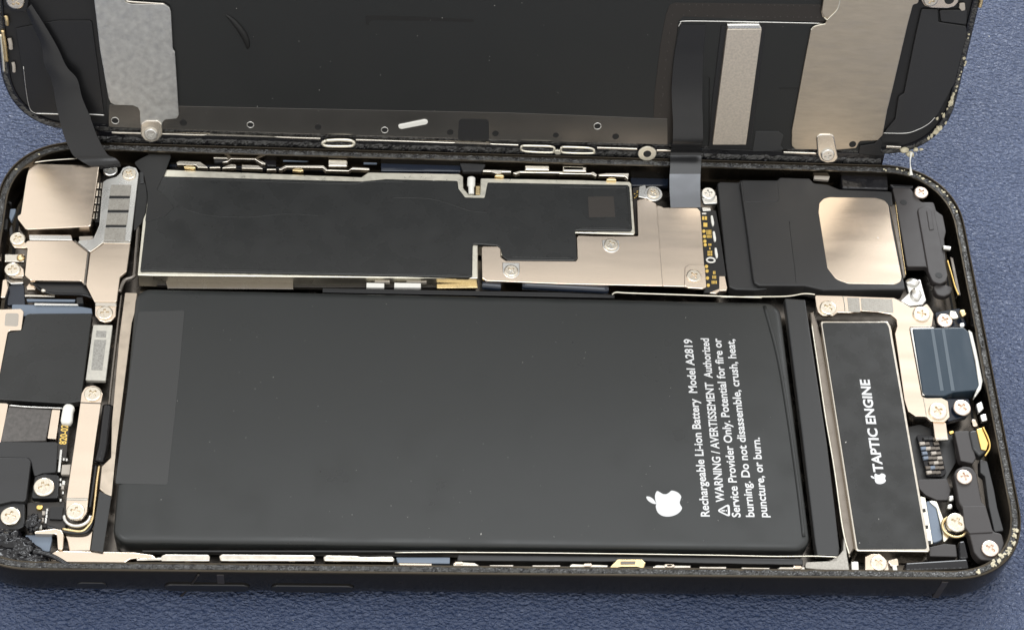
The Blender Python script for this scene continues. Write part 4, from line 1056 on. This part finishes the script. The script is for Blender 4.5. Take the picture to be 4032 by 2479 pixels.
# hair-fine crack with grime across the near side
tube('grime_streak', phone, [Vector((uny(a, -HY).x, -HY - 0.04, uny(a, -HY).z)) for a in q('B1', [(1925, 515), (1870, 590), (1800, 680), (1720, 750)])], 0.14, 'panel_brown', 6)

# pale residue torn along the rim, mostly at the right-hand corners
def rim_flake(t0, s, i):
    ring_ = body_ring(0.95)
    k = int(t0 * len(ring_)) % len(ring_)
    a, b = Vector(ring_[k]), Vector(ring_[(k + 1) % len(ring_)])
    pt = a.lerp(b, random.random())
    fl = lump('residue_flake', phone, (pt.x + random.uniform(-0.35, 0.35), pt.y + random.uniform(-0.35, 0.35), -0.22), (s * random.uniform(0.7, 1.6), s * random.uniform(0.7, 1.4), s * 0.35), 'residue', i + 200, 1.0, 2, 3.0)
    fl.data.polygons.foreach_set('use_smooth', [False] * len(fl.data.polygons))
for i in range(20):
    rim_flake(random.uniform(0.80, 0.94), random.choice((0.14, 0.2, 0.26, 0.34)), i)
for i in range(16):
    rim_flake(random.uniform(0.02, 0.20), random.choice((0.10, 0.14, 0.2)), i + 30)
for i in range(10):
    rim_flake(random.uniform(0.0, 1.0), random.choice((0.10, 0.14)), i + 60)

# ================================================================== display assembly (standing open behind the body)
lid = thing('display_assembly', 'lifted phone screen seen from its dark inner side, standing open behind the body', 'phone screen', fr=LID)
LX0, LX1, LH, LR = -73.2, 71.7, 70.0, 10.6
def lid_ring(d):
    return rrect(LX0 + d, d, LX1 - d, LH - d, LR - min(d, 6))
def lp(name, pts, top, thick, mat, r=0.25, bev=0.06, parent=None, **k):
    return plate(name, parent or lid, pts, top, thick, mat, r, bev, fr=LID, **k)
def lu(k, x, y, w):
    a = un(q(k, [(x, y)])[0], w, LID)
    return (a[0], a[1], w)
prof = [(0.0, -1.5), (0.0, -1.2), (0.15, -1.0), (0.7, -0.9)]
v, f = loop_sweep([(0.3, -1.9), (0.05, -1.75), (0.0, -1.5), (0.1, -1.25)], lid_ring, close=False)
n = len(lid_ring(0))
f.append(tuple(range(n))[::-1]); f.append(tuple(3 * n + i for i in range(n)))
link_mesh('front_glass', v, f, 'glass_black', lid, smooth=False)
v, f = loop_sweep([(0.35, -1.25), (0.35, -0.5), (0.5, -0.3), (0.9, -0.25), (1.5, -0.25), (1.6, -0.6), (1.6, -1.25)], lid_ring, close=True)
ob = link_mesh('plastic_frame', v, f, 'gloss_black', lid, smooth=True)
md = ob.modifiers.new('edges', 'EDGE_SPLIT'); md.split_angle = math.radians(40)
v, f = prism(lid_ring(1.5), -1.25, -0.55, 0.05)
link_mesh('inner_panel', v, f, 'matte_black', lid)
glue_band('sealing_adhesive', lid, lid_ring, 0.45, 1.45, -0.26, 'adhesive_black', amp=0.14, seed=8, step=0.2, rows=4)
def gap_strip_ring(d):
    return [(62 - d * 0.3, -1.75 + d), (62 - d * 0.3, 0.3 - d), (-63 + d * 0.3, 0.3 - d), (-63 + d * 0.3, -1.75 + d)]
plate_mm('gap_strip', lid, [(-63, -1.7), (62, -1.7), (62, 0.5), (-63, 0.5)], -0.35, 0.7, 'gloss_black', 0.3, 0.15)  # black strip added below the lid to darken the gap to the body
gx = -62.0
v, f, rows = [], [], 5
cnt = 620
for i in range(cnt + 1):
    x = -62.5 + 124 * i / cnt
    for r_ in range(rows + 1):
        s = r_ / rows
        n3 = Vector((x * 0.8, s * 2, 4))
        v.append((x + random.uniform(-.07, .07), -1.55 + 1.2 * s * (1 + 0.25 * noise.noise(n3)), -0.36 + (0.16 + 0.16 * noise.noise(n3 * 2.5) + 0.09 * random.uniform(-1, 1)) * (1 - abs(2 * s - 1) ** 3) - 0.06 * (r_ in (0, rows))))
for i in range(cnt):
    for r_ in range(rows):
        a = i * (rows + 1) + r_
        f.append((a, a + 1, a + rows + 2, a + rows + 1))
link_mesh('sealing_adhesive', v, f, 'adhesive_black', lid)
# large dark backing sheet of the panel
a0, a1 = lu('L1', 905, 0, 0), lu('L1', 1040, 1232, 0)
b0 = lu('L3', 2439, 1400, 0)
bk = [(a1[0], a1[1]), (60.0, a1[1]), (60.0, 68.0), (a1[0], 68.0)]
plate_mm('backing_sheet', lid, bk, -0.02, 0.5, 'panel_dark', 0.5, 0.05)
# polished lower strip with its row of holes
sp = q('S', [(428, 500), (428, 436), (430, 412), (713, 418), (1000, 424), (1600, 436), (2000, 444), (2300, 455), (2629, 468), (2629, 570), (2000, 552), (1000, 521)])
lp('steel_strip', sp, 0.06, 0.1, 'strip_metal', 0.2, 0.04)
for k, x, y, r_ in (('L1', 1105, 1160, 0.55), ('L1', 1760, 1180, 0.55), ('L1', 2405, 1200, 0.5), ('L2', 615, 1222, 0.5), ('L2', 1255, 1250, 0.5), ('L2', 1885, 1272, 0.5), ('L2', 2320, 1283, 0.5), ('L3', 460, 1300, 0.45), ('L3', 860, 1213, 0.55), ('L3', 1035, 1312, 0.52), ('L4', 865, 1370, 0.55)):
    c_ = lu(k, x, y, 0.1)
    z0 = 0.075 if k != 'L4' else 0.63
    vv, ff = prism([(c_[0] + r_ * math.cos(2 * math.pi * i / 18), c_[1] + r_ * math.sin(2 * math.pi * i / 18)) for i in range(18)], z0 - 0.05, z0, 0.01)
    link_mesh('rivet_hole', vv, ff, 'mark_black', lid)
    if (k, x) in (('L1', 1105), ('L3', 860), ('L1', 2405), ('L2', 1255)):
        tube('rivet_rim', lid, [(c_[0] + r_ * math.cos(2 * math.pi * i / 12), c_[1] + r_ * math.sin(2 * math.pi * i / 12), z0) for i in range(13)], 0.08, 'steel', 6, 2)
lp('black_tab', q('L2', [(1968, 1165), (1990, 1145), (2235, 1148), (2255, 1170), (2258, 1345), (1960, 1345)]), 0.14, 0.1, 'matte_black', 0.3, 0.03)
# turned-down steel edge along the hinge side, and its loops
for k, pts in (('S', [(440, 528), (640, 533), (800, 536), (830, 530), (1060, 538), (1110, 545), (1262, 551), (1262, 544), (440, 520)]),
               ('S', [(1400, 556), (1570, 559), (1780, 567), (1800, 562), (1910, 564), (1940, 571), (2042, 577), (2042, 570), (1400, 549)]),
               ('S', [(2350, 588), (2510, 592), (2510, 585), (2350, 580)]), ('S', [(2585, 598), (2642, 598), (2642, 591), (2585, 590)]),
               ('S', [(3085, 606), (3215, 610), (3215, 602), (3085, 598)]), ('S', [(3490, 575), (3550, 578), (3545, 588), (3490, 585)])):
    lp('steel_edge', q(k, pts), 0.35, 0.4, 'nickel_bright', 0.1, 0.1, seg=3)
def loop(pts, rad, w, mat='cream_metal'):
    P_ = [Vector((*un(a, w, LID), w)) for a in pts]
    P_.append(P_[0])
    return tube('clip_loop', lid, P_, rad, mat, 8, 4)
loop(q('L2', [(690, 1350), (810, 1343), (930, 1350), (962, 1378), (930, 1402), (810, 1405), (690, 1400), (658, 1375)]), 0.27, 0.7)
loop(q('L3', [(135, 1400), (280, 1402), (430, 1410), (440, 1450), (400, 1465), (180, 1455), (125, 1432)]), 0.2, 0.7)
loop(q('L3', [(515, 1412), (650, 1415), (800, 1425), (828, 1455), (800, 1472), (560, 1468), (510, 1450)]), 0.2, 0.7)
lp('clip_bump', q('L3', [(420, 1450), (480, 1440), (530, 1460), (500, 1490), (460, 1490)]), 0.8, 0.4, 'cream_metal', 0.3, 0.15)
c_ = lu('L3', 1338, 1478, 0.6)
ring_o = [(c_[0] + 1.45 * math.cos(2 * math.pi * i / 24), c_[1] + 1.3 * math.sin(2 * math.pi * i / 24)) for i in range(24)]
vv, ff = prism(ring_o, 0.3, 0.6, 0.1)
link_mesh('screw_ear', vv, ff, 'cream_metal', lid)
vv, ff = prism([(c_[0] + 0.62 * math.cos(2 * math.pi * i / 16), c_[1] + 0.6 * math.sin(2 * math.pi * i / 16)) for i in range(16)], 0.5, 0.625, 0.02)
link_mesh('ear_hole', vv, ff, 'matte_black', lid)
# left shield with its screw tongue
ls = q('L1', [(896, -60), (1175, -60), (1200, 22), (1260, 40), (1585, 45), (1628, 75), (1642, 120), (1660, 478), (1680, 500), (1690, 660), (1718, 1105), (1700, 1140), (1584, 1152), (1560, 1180), (1558, 1300), (1520, 1350), (1455, 1372), (1390, 1350), (1352, 1300), (1342, 1070), (1322, 1035), (1280, 1016), (1100, 1010), (1062, 990), (1040, 940), (960, 480)])
lp('left_shield', ls, 0.55, 0.3, 'satin_grey', 0.5, 0.09)
up0 = lu('L1', 880, -40, 0.5); up1 = lu('L1', 1190, -40, 0.5)
plate_mm('left_shield', lid, [(up0[0], up0[1]), (up1[0], up1[1]), (up1[0] + 0.3, 52), (up0[0] - 0.6, 52)], 0.53, 0.3, 'satin_grey', 0.4, 0.08)
lp('screw_tongue', q('L1', [(1352, 1190), (1400, 1160), (1520, 1160), (1556, 1195), (1556, 1300), (1520, 1352), (1455, 1374), (1390, 1352), (1352, 1300)]), 0.75, 0.3, 'nickel_bright', 0.6, 0.16, seg=4)
screw(lid, q('L1', [(1448, 1290)])[0], 0.95, 0.98, 0.22, 'steel', LID)
tube('edge_line', lid, [lu('L1', x, y, 0.35) for x, y in ((1205, -5), (1230, 15), (1400, 28), (1580, 40))], 0.16, 'nickel_bright', 6)
# left inner panel, camera flex bracket
lp('side_panel', q('L1', [(150, 275), (330, 240), (560, 200), (880, 200), (1000, 1090), (870, 1100), (340, 1092), (285, 1060), (250, 900)]), -0.3, 0.3, 'plastic_black', 0.4, 0.06)
tube('edge_line', lid, [lu('L1', x, y, -0.2) for x, y in ((345, 1090), (560, 1096), (850, 1100), (1000, 1106))], 0.12, 'steel', 6)
tube('edge_line', lid, [lu('L1', x, y, -0.25) for x, y in ((225, 640), (255, 900), (290, 1050), (345, 1090))], 0.06, 'steel', 6)
for x0, y0, x1, y1, r_, m in ((55, 150, 70, 240, 0.32, 'brass_foil'), (25, 290, 65, 590, 0.28, 'brass_foil'), (5, 330, 40, 690, 0.22, 'cream_metal'), (90, 370, 105, 470, 0.3, 'ceramic'), (125, 600, 135, 690, 0.25, 'ceramic')):
    tube('contact_strip', lid, [lu('L1', x0, y0, -0.1), lu('L1', (x0 + x1) / 2 + 4, (y0 + y1) / 2, -0.05), lu('L1', x1, y1, -0.1)], r_, m, 8)
screw(lid, q('L1', [(148, 8)])[0], 0.6, 1.3, 0.25, 'screw_metal', LID)
lp('front_camera_block', q('L1', [(30, -60), (280, -60), (270, 80), (240, 120), (120, 110), (40, 60)]), 0.35, 0.8, 'plastic_black', 0.4, 0.12)
# right shield plate
rs = q('L4', [(600, -60), (1520, -60), (1500, 38), (1452, 48), (1400, 240), (1262, 830), (1215, 1020), (1204, 1060), (1160, 1300), (1112, 1350), (940, 1358), (905, 1425), (720, 1442), (320, 1436), (286, 1400), (288, 1250), (300, 1190), (410, 600), (470, 292), (520, 252), (602, 234), (625, 205), (580, 165), (570, 120)])
lp('right_shield', rs, 0.58, 0.3, 'taupe_metal', 0.4, 0.09)
r0 = lu('L4', 610, -40, 0.5); r1 = lu('L4', 1520, -40, 0.5)
plate_mm('right_shield', lid, [(r0[0], r0[1]), (r1[0], r1[1]), (r1[0] + 0.6, 58), (r0[0] + 0.4, 58)], 0.56, 0.3, 'taupe_metal', 0.4, 0.08)
lp('raised_leaf', q('L4', [(600, -60), (755, -60), (748, 20), (722, 92), (640, 178), (600, 168), (576, 120)]), 0.72, 0.2, 'taupe_metal', 0.4, 0.08)
tube('edge_line', lid, [lu('L4', x, y, 0.68) for x, y in ((750, -40), (745, 20), (722, 95), (660, 160), (625, 190), (600, 170))], 0.12, 'cream_metal', 6)
tube('edge_line', lid, [lu('L4', x, y, 0.52) for x, y in ((470, 290), (500, 258), (560, 240), (612, 232))], 0.1, 'cream_metal', 6)
lp('screw_tongue', q('L4', [(520, 1290), (690, 1290), (712, 1400), (735, 1520), (700, 1562), (620, 1572), (560, 1545), (535, 1490)]), 0.85, 0.35, 'nickel_bright', 0.8, 0.2, seg=4)
screw(lid, q('L4', [(632, 1490)])[0], 1.05, 1.05, 0.22, 'steel', LID)
lp('edge_bracket', q('L4', [(940, 1400), (1080, 1380), (1130, 1330), (1150, 1370), (1140, 1500), (930, 1480)]), 0.3, 0.6, 'plastic_black', 0.2, 0.1)
lp('side_panel', q('L4', [(1535, 90), (1690, 92), (1695, 215), (1960, 255), (1968, 330), (1850, 800), (1690, 1100), (1560, 1220), (1400, 1282), (1160, 1290), (1280, 1150), (1312, 935), (1365, 900), (1425, 600), (1480, 330)]), -0.1, 0.4, 'plastic_grey', 0.4, 0.1, seg=3)
lp('side_panel', q('L4', [(1705, 100), (1970, 100), (1965, 240), (1720, 210)]), -0.05, 0.35, 'plastic_grey', 0.3, 0.1)
tube('edge_line', lid, [lu('L4', x, y, -0.05) for x, y in ((1160, 1278), (1380, 1280), (1500, 1245), (1600, 1190), (1660, 1130))], 0.07, 'steel', 6)
ce = [lu('L4', 1620, -5, 0.4), lu('L4', 1800, -2, 0.4)]
lp('screw_ear', q('L4', [(1520, -120), (1900, -120), (1888, 20), (1850, 68), (1780, 84), (1630, 80), (1560, 60), (1532, 10)]), 0.45, 0.5, 'tinted_metal', 0.9, 0.12, seg=3)
screw(lid, q('L4', [(1622, -2)])[0], 0.58, 1.1, 0.18, 'screw_metal', LID)
vv, ff = prism([(ce[1][0] + 0.75 * math.cos(2 * math.pi * i / 18), ce[1][1] + 0.75 * math.sin(2 * math.pi * i / 18)) for i in range(18)], 0.35, 0.475, 0.02)
link_mesh('ear_hole', vv, ff, 'matte_black', lid)
lp('corner_pad', q('L4', [(1900, 40), (1950, 35), (1955, 100), (1920, 110), (1895, 80)]), 0.1, 0.3, 'ceramic', 0.2, 0.08)
tube('gold_edge', lid, [lu('L4', x, y, -0.1) for x, y in ((2108, -30), (2105, 20), (2092, 70))], 0.3, 'brass_foil', 8)
# brown dotted border and flex sheet of the panel
lp('brown_border', q('S', [(2637, 20), (2660, 12), (3320, 20), (3320, 92), (2690, 66), (2672, 82), (2655, 240), (2648, 560), (2572, 560), (2576, 380), (2600, 180), (2622, 60)]), 0.04, 0.1, 'panel_brown', 0.4, 0.03)
fs_ = q('S', [(2672, 104), (2695, 84), (2830, 85), (3246, 94), (3195, 120), (3122, 485), (3118, 588), (2792, 590), (2794, 304), (2772, 303), (2762, 372), (2644, 372), (2650, 240)])
lp('display_flex', fs_, 0.22, 0.2, 'panel_dark', 0.4, 0.06)
tube('edge_line', lid, [lu('S', x, y, 0.2) for x, y in ((2672, 105), (2680, 92), (2700, 84), (2900, 86), (3100, 90), (3240, 93))], 0.09, 'steel', 6)  # edge highlight of the flex sheet, laid in as a thin steel line
for i in range(26):
    t = i / 25
    for (x, y) in ((2665 + 640 * t, 18 + 6 * t), (2690 + 600 * t, 60 + 12 * t)):
        if random.random() < 0.8:
            c_ = lu('S', x + random.uniform(-3, 3), y + random.uniform(-2, 2), 0.05)
            if 'dot' not in SCREW:
                SCREW['dot'] = box_mesh('dust_speck', 0.08, 0.12, 0.03, 'foam_grey', 0.01)
            place('dust_speck', SCREW['dot'], (c_[0], c_[1], 0.05), lid)
for i in range(12):
    t = i / 11
    for x, y in ((2645 - 45 * t, 60 + 390 * t),):
        c_ = lu('S', x + random.uniform(-6, 6), y, 0.05)
        place('dust_speck', SCREW['dot'], (c_[0], c_[1], 0.05), lid)
# metal-topped chip strip
lp('chip_strip', q('L3', [(2106, 285), (2438, 282), (2286, 1392), (1966, 1392)]), 1.0, 0.8, 'speckled_metal', 0.1, 0.06)
lp('chip_strip_edge', q('L3', [(2104, 240), (2415, 238), (2440, 280), (2112, 286)]), 0.85, 0.6, 'steel', 0.08, 0.15, seg=3)
lp('strip_bed', q('L3', [(2050, 250), (2470, 250), (2330, 1430), (1930, 1430), (1960, 1000)]), 0.4, 0.3, 'plastic_black', 0.2, 0.06)
lp('dark_slot', q('L4', [(170, 846), (350, 846), (350, 860), (170, 858)]), 0.28, 0.1, 'mark_black', 0.05, 0.02)
lp('flex_patch', q('L4', [(0, 1262), (160, 1262), (210, 1300), (180, 1400), (210, 1440), (0, 1455), (-90, 1455), (-60, 1262)]), 0.36, 0.2, 'flex_grey', 0.2, 0.05)
# creases pressed into the backing sheet
ar = [lu('L1', x, y, 0.0) for x, y in ((2165, 140), (2230, 190), (2300, 270), (2350, 350), (2378, 430), (2375, 470))]
tube('crease_mark', lid, ar, 0.55, 'mark_black', 6, taper=lambda t: 0.15 + 0.85 * math.sin(math.pi * min(1, max(0, t))) ** 0.8)
lp('crease_mark', q('L2', [(1070, 150), (1200, 148), (1600, 162), (2112, 186), (2112, 216), (1700, 204), (1140, 196), (1110, 215), (1100, 250), (1075, 240)]), 0.02, 0.05, 'mark_black', 0.2, 0.02)
# ribbons from the display into the body
def W(p):                      # lid point -> body frame, mm
    return LID @ Vector(p)
def Binv(P_):
    return LID.inverted() @ Vector(P_)
def bz(k, x, y, z):
    a = un(q(k, [(x, y)])[0], z)
    return Binv((a[0], a[1], z))
left = [lu('L1', 250, 90, 0.6), lu('L1', 330, 280, 0.7), lu('L1', 402, 440, 0.8), lu('L1', 425, 620, 1.0), lu('L1', 500, 790, 1.2), lu('L1', 535, 980, 1.5), lu('L1', 580, 1180, 2.0), lu('L1', 625, 1330, 2.6), bz('A', 715, 12, 0.9), bz('A', 770, 62, 0.3), bz('A', 860, 118, -0.1), bz('A', 960, 165, -0.9)]
right = [lu('L1', 300, 40, 0.6), lu('L1', 440, 260, 0.7), lu('L1', 555, 460, 0.8), lu('L1', 640, 640, 1.0), lu('L1', 742, 760, 1.2), lu('L1', 790, 940, 1.5), lu('L1', 865, 1120, 2.0), lu('L1', 935, 1310, 2.6), bz('A', 1060, 12, 0.9), bz('A', 1130, 52, 0.3), bz('A', 1185, 95, -0.1), bz('A', 1200, 140, -0.9)]
ribbon('ribbon_cable', lid, left, right, 0.16, 'ribbon_black', bow=-0.15)
left = [lu('L3', 1660, 235, 0.24), lu('L3', 1622, 400, 0.26), lu('L3', 1596, 560, 0.3), lu('L3', 1572, 820, 0.5), lu('L3', 1575, 1000, 0.8), lu('L3', 1585, 1180, 1.3), lu('L3', 1580, 1380, 1.8), bz('F', 1108, 0, 0.9), bz('F', 1106, 130, 0.2), bz('F', 1100, 260, -0.45), bz('F', 1103, 400, -1.0), bz('F', 1112, 560, -1.45), bz('F', 1118, 640, -1.6)]
right = [lu('L3', 1900, 235, 0.24), lu('L3', 1886, 400, 0.26), lu('L3', 1874, 560, 0.3), lu('L3', 1868, 820, 0.5), lu('L3', 1866, 1000, 0.8), lu('L3', 1872, 1180, 1.3), lu('L3', 1872, 1380, 1.8), bz('F', 1416, 0, 0.9), bz('F', 1412, 130, 0.2), bz('F', 1402, 260, -0.45), bz('F', 1402, 400, -1.0), bz('F', 1406, 560, -1.45), bz('F', 1408, 640, -1.6)]
ribbon('ribbon_cable', lid, left, right, 0.16, 'ribbon_black')
off = Vector((0, 0.0, 0.0))
left = [bz('F', 1100, 215, -0.08), bz('F', 1099, 270, -0.36), bz('F', 1101, 400, -0.86), bz('F', 1110, 548, -1.25)]
right = [bz('F', 1406, 215, -0.08), bz('F', 1404, 270, -0.36), bz('F', 1404, 400, -0.86), bz('F', 1407, 548, -1.25)]
ribbon('ribbon_sheen', lid, left, right, 0.10, 'bend_sheen')  # grey sheet added for the bright sheen where the ribbon bends
# torn pale residue on the outer corner
for i, (x, y, s) in enumerate(((1815, 985, 0.42), (1828, 945, 0.3), (1840, 905, 0.2), (1745, 1112, 0.3), (1685, 1135, 0.22), (1690, 1240, 0.48), (1660, 1268, 0.36), (1630, 1300, 0.3), (1600, 1325, 0.22), (1780, 1045, 0.16), (1765, 1180, 0.14), (1955, 600, 0.2), (1940, 560, 0.22), (1946, 625, 0.14), (1890, 760, 0.16), (1870, 830, 0.16), (1862, 870, 0.14), (1985, 330, 0.14), (1980, 365, 0.1), (1718, 1225, 0.2), (1800, 1010, 0.14), (1900, 720, 0.1), (1915, 690, 0.1), (1730, 1090, 0.1))):
    c_ = lu('L4', x, y, -0.2)
    fl = lump('residue_flake', lid, (c_[0], c_[1], -0.12), (s * random.uniform(0.7, 1.1), s * random.uniform(1.0, 1.7), s * 0.45), 'residue', i + 40, 1.0, 2, 3.0)
    fl.data.polygons.foreach_set('use_smooth', [False] * len(fl.data.polygons))

# ---- loose bits
ws = thing('white_strip', 'small white rounded strip on the dark screen above the hinge', 'adhesive scrap', tuple(W(lu('L2', 1525, 1198, 0.1))))  # white rounded strip just proud of the lid face
def world_plate(name, pts, top, thick, mat, r, bev, parent):
    poly = rounded(uns(pts, top, LID), r, 6)
    v, f = prism(poly, top - thick, top, bev, 3)
    return link_mesh(name, [W(a) for a in v], f, mat, parent)
world_plate('strip', q('L2', [(1385, 1210), (1395, 1200), (1640, 1150), (1668, 1160), (1672, 1182), (1655, 1198), (1420, 1243), (1392, 1236)]), 0.32, 0.22, 'white_glue', 0.5, 0.12, ws)
gs = thing('glue_string', 'thin pale string of stretched glue between screen corner and body rim', 'glue string', tuple(un(q('G', [(1715, 180)])[0], -0.2)) + (-0.2,))
top_ = W(lu('L4', 1420, 1470, 0.2))
g0 = un(q('G', [(1716, 185)])[0], -0.15)
pts = [top_ + Vector((0.2, 0, 0.2)), top_.lerp(Vector((g0[0], g0[1], -0.15)), 0.35), top_.lerp(Vector((g0[0], g0[1], -0.15)), 0.7), Vector((g0[0], g0[1], -0.15))]
tube('strand', gs, pts, 0.17, 'white_glue', 8, taper=lambda t: 0.4 + 2.2 * abs(t - 0.45) ** 1.6 * 2)
for i, (x, y, s) in enumerate(((1365, 1440, 0.7), (1420, 1480, 0.7), (1480, 1440, 0.45), (1530, 1435, 0.3))):
    lump('flake', gs, W(lu('L4', x, y, 0.0)), (s, s * 0.7, s * 0.6), 'residue', i + 70, 0.6, 2, 2.0)

# ---- loose dust on the mat and the parts: too fine to count
v, f = [], []
def speck(P_, s):
    k = len(v)
    a = random.uniform(0, 6.28)
    d1 = Vector((math.cos(a), math.sin(a), 0)) * s * random.uniform(0.6, 1.6)
    d2 = Vector((-math.sin(a), math.cos(a), 0)) * s * random.uniform(0.3, 0.8)
    up_ = Vector((0, 0, s * 0.5))
    v.extend([P_ + d1, P_ + d2, P_ - d1, P_ - d2, P_ + up_])
    f.extend([(k, k + 1, k + 4), (k + 1, k + 2, k + 4), (k + 2, k + 3, k + 4), (k + 3, k, k + 4), (k + 3, k + 2, k + 1, k)])
for i in range(170):
    x, y = random.uniform(-110, 130), random.uniform(-75, 150)
    if abs(x) < HX + 2 and abs(y) < HY + 3:
        continue
    speck(Vector((x, y, MAT_Z + 0.15)), random.choice((0.08, 0.1, 0.12, 0.2)))
for i in range(90):
    x, y = random.uniform(bx0 + 1, bx1 - 2), random.uniform(by0 + 1, by1 - 1)
    speck(Vector((x, y, BZ + 0.01)), random.choice((0.03, 0.04, 0.05)))
for i in range(70):
    P_ = W((random.uniform(-45, 60), random.uniform(2, 34), 0.62 if random.random() < 0.3 else 0.05))
    speck(P_, random.choice((0.04, 0.05, 0.07)))
for a, z_, s in (((1894, 2101), BZ, 0.12), ((2000, 1800), BZ, 0.06), ((1500, 1500), BZ, 0.05), ((3330, 1740), TZ, 0.14), ((3460, 2042), TZ, 0.1), ((3384, 2136), TZ, 0.1), ((3457, 936), -0.97, 0.22), ((1707, 710), -1.0, 0.1), ((880, 1300), BZ, 0.05), ((2700, 1250), BZ, 0.06)):
    x, y = un(a, z_)
    speck(Vector((x, y, z_ + 0.02)), s)
du = link_mesh('dust', v, f, 'white_glue')
du['kind'] = 'stuff'
du['label'] = 'fine pale dust specks on the mat and phone parts'
du['category'] = 'dust'

# ---- small pieces hang on the part they belong to (thing > part > sub-part)
HOSTS = {'screw': ('screw_tongue', 'screw_ear', 'screw_seat', 'tongue', 'bar', 'plate', 'upper_leaf', 'motor_foot', 'screw_block', 'screw_arm', 'end_bracket', 'port_flex', 'front_camera_block'),
         'solder_pad': ('bare_board',), 'white_stripe': ('bare_board',), 'white_ring': ('bare_board',), 'capacitor': ('chip_tray', 'bare_board'), 'chip': ('bare_board',), 'rivet_hole': ('steel_strip', 'right_shield'),
         'rivet_rim': ('steel_strip',), 'grey_pad': ('upper_leaf',), 'pad_gap': ('upper_leaf',), 'tape_slot': ('side_tape',), 'connector_tooth': ('connector_row',), 'ear_hole': ('screw_ear',),
         'bracket_hole': ('bracket_arm', 'end_bracket'), 'bracket_rib': ('bracket_arm',), 'tab_square': ('tab',), 'lettering': ('pouch', 'top_sheet'), 'logo': ('pouch', 'top_sheet'), 'warning_triangle': ('pouch',),
         'pull_tape': ('pouch',), 'sticker_crease': ('shield_sticker',), 'grey_tape': ('plate',), 'stamped_line': ('plate',), 'shine_strip': ('shell',), 'arm_pad': ('screw_arm',), 'black_tab': ('steel_strip',),
         'crease_mark': ('backing_sheet',), 'dust_speck': ('brown_border',), 'tab': ('housing',), 'groove': ('housing',), 'metal_window': ('housing',), 'side_button': ('frame',), 'antenna_line': ('frame',)}
base = lambda o: o.name.split('.')[0]
for root in [o for o in list(COL.objects) if o.type == 'EMPTY']:
    kids = list(root.children)
    for c in kids:
        hs = HOSTS.get(base(c))
        if not hs:
            continue
        cc = ORG[c.name]
        best = None
        for h in kids:
            if h is c or base(h) not in hs or h.parent is not root:
                continue
            d = h.dimensions / MM / 2
            e = ORG[h.name] - cc
            if abs(e.x) <= d.x + 0.4 and abs(e.y) <= d.y + 0.4 and abs(e.z) < d.z + 3:
                k = (hs.index(base(h)), d.x * d.y)
                if best is None or k < best[0]:
                    best = (k, h)
        if best:
            h = best[1]
            c.parent = h
            c.location = (cc - ORG[h.name]) * MM
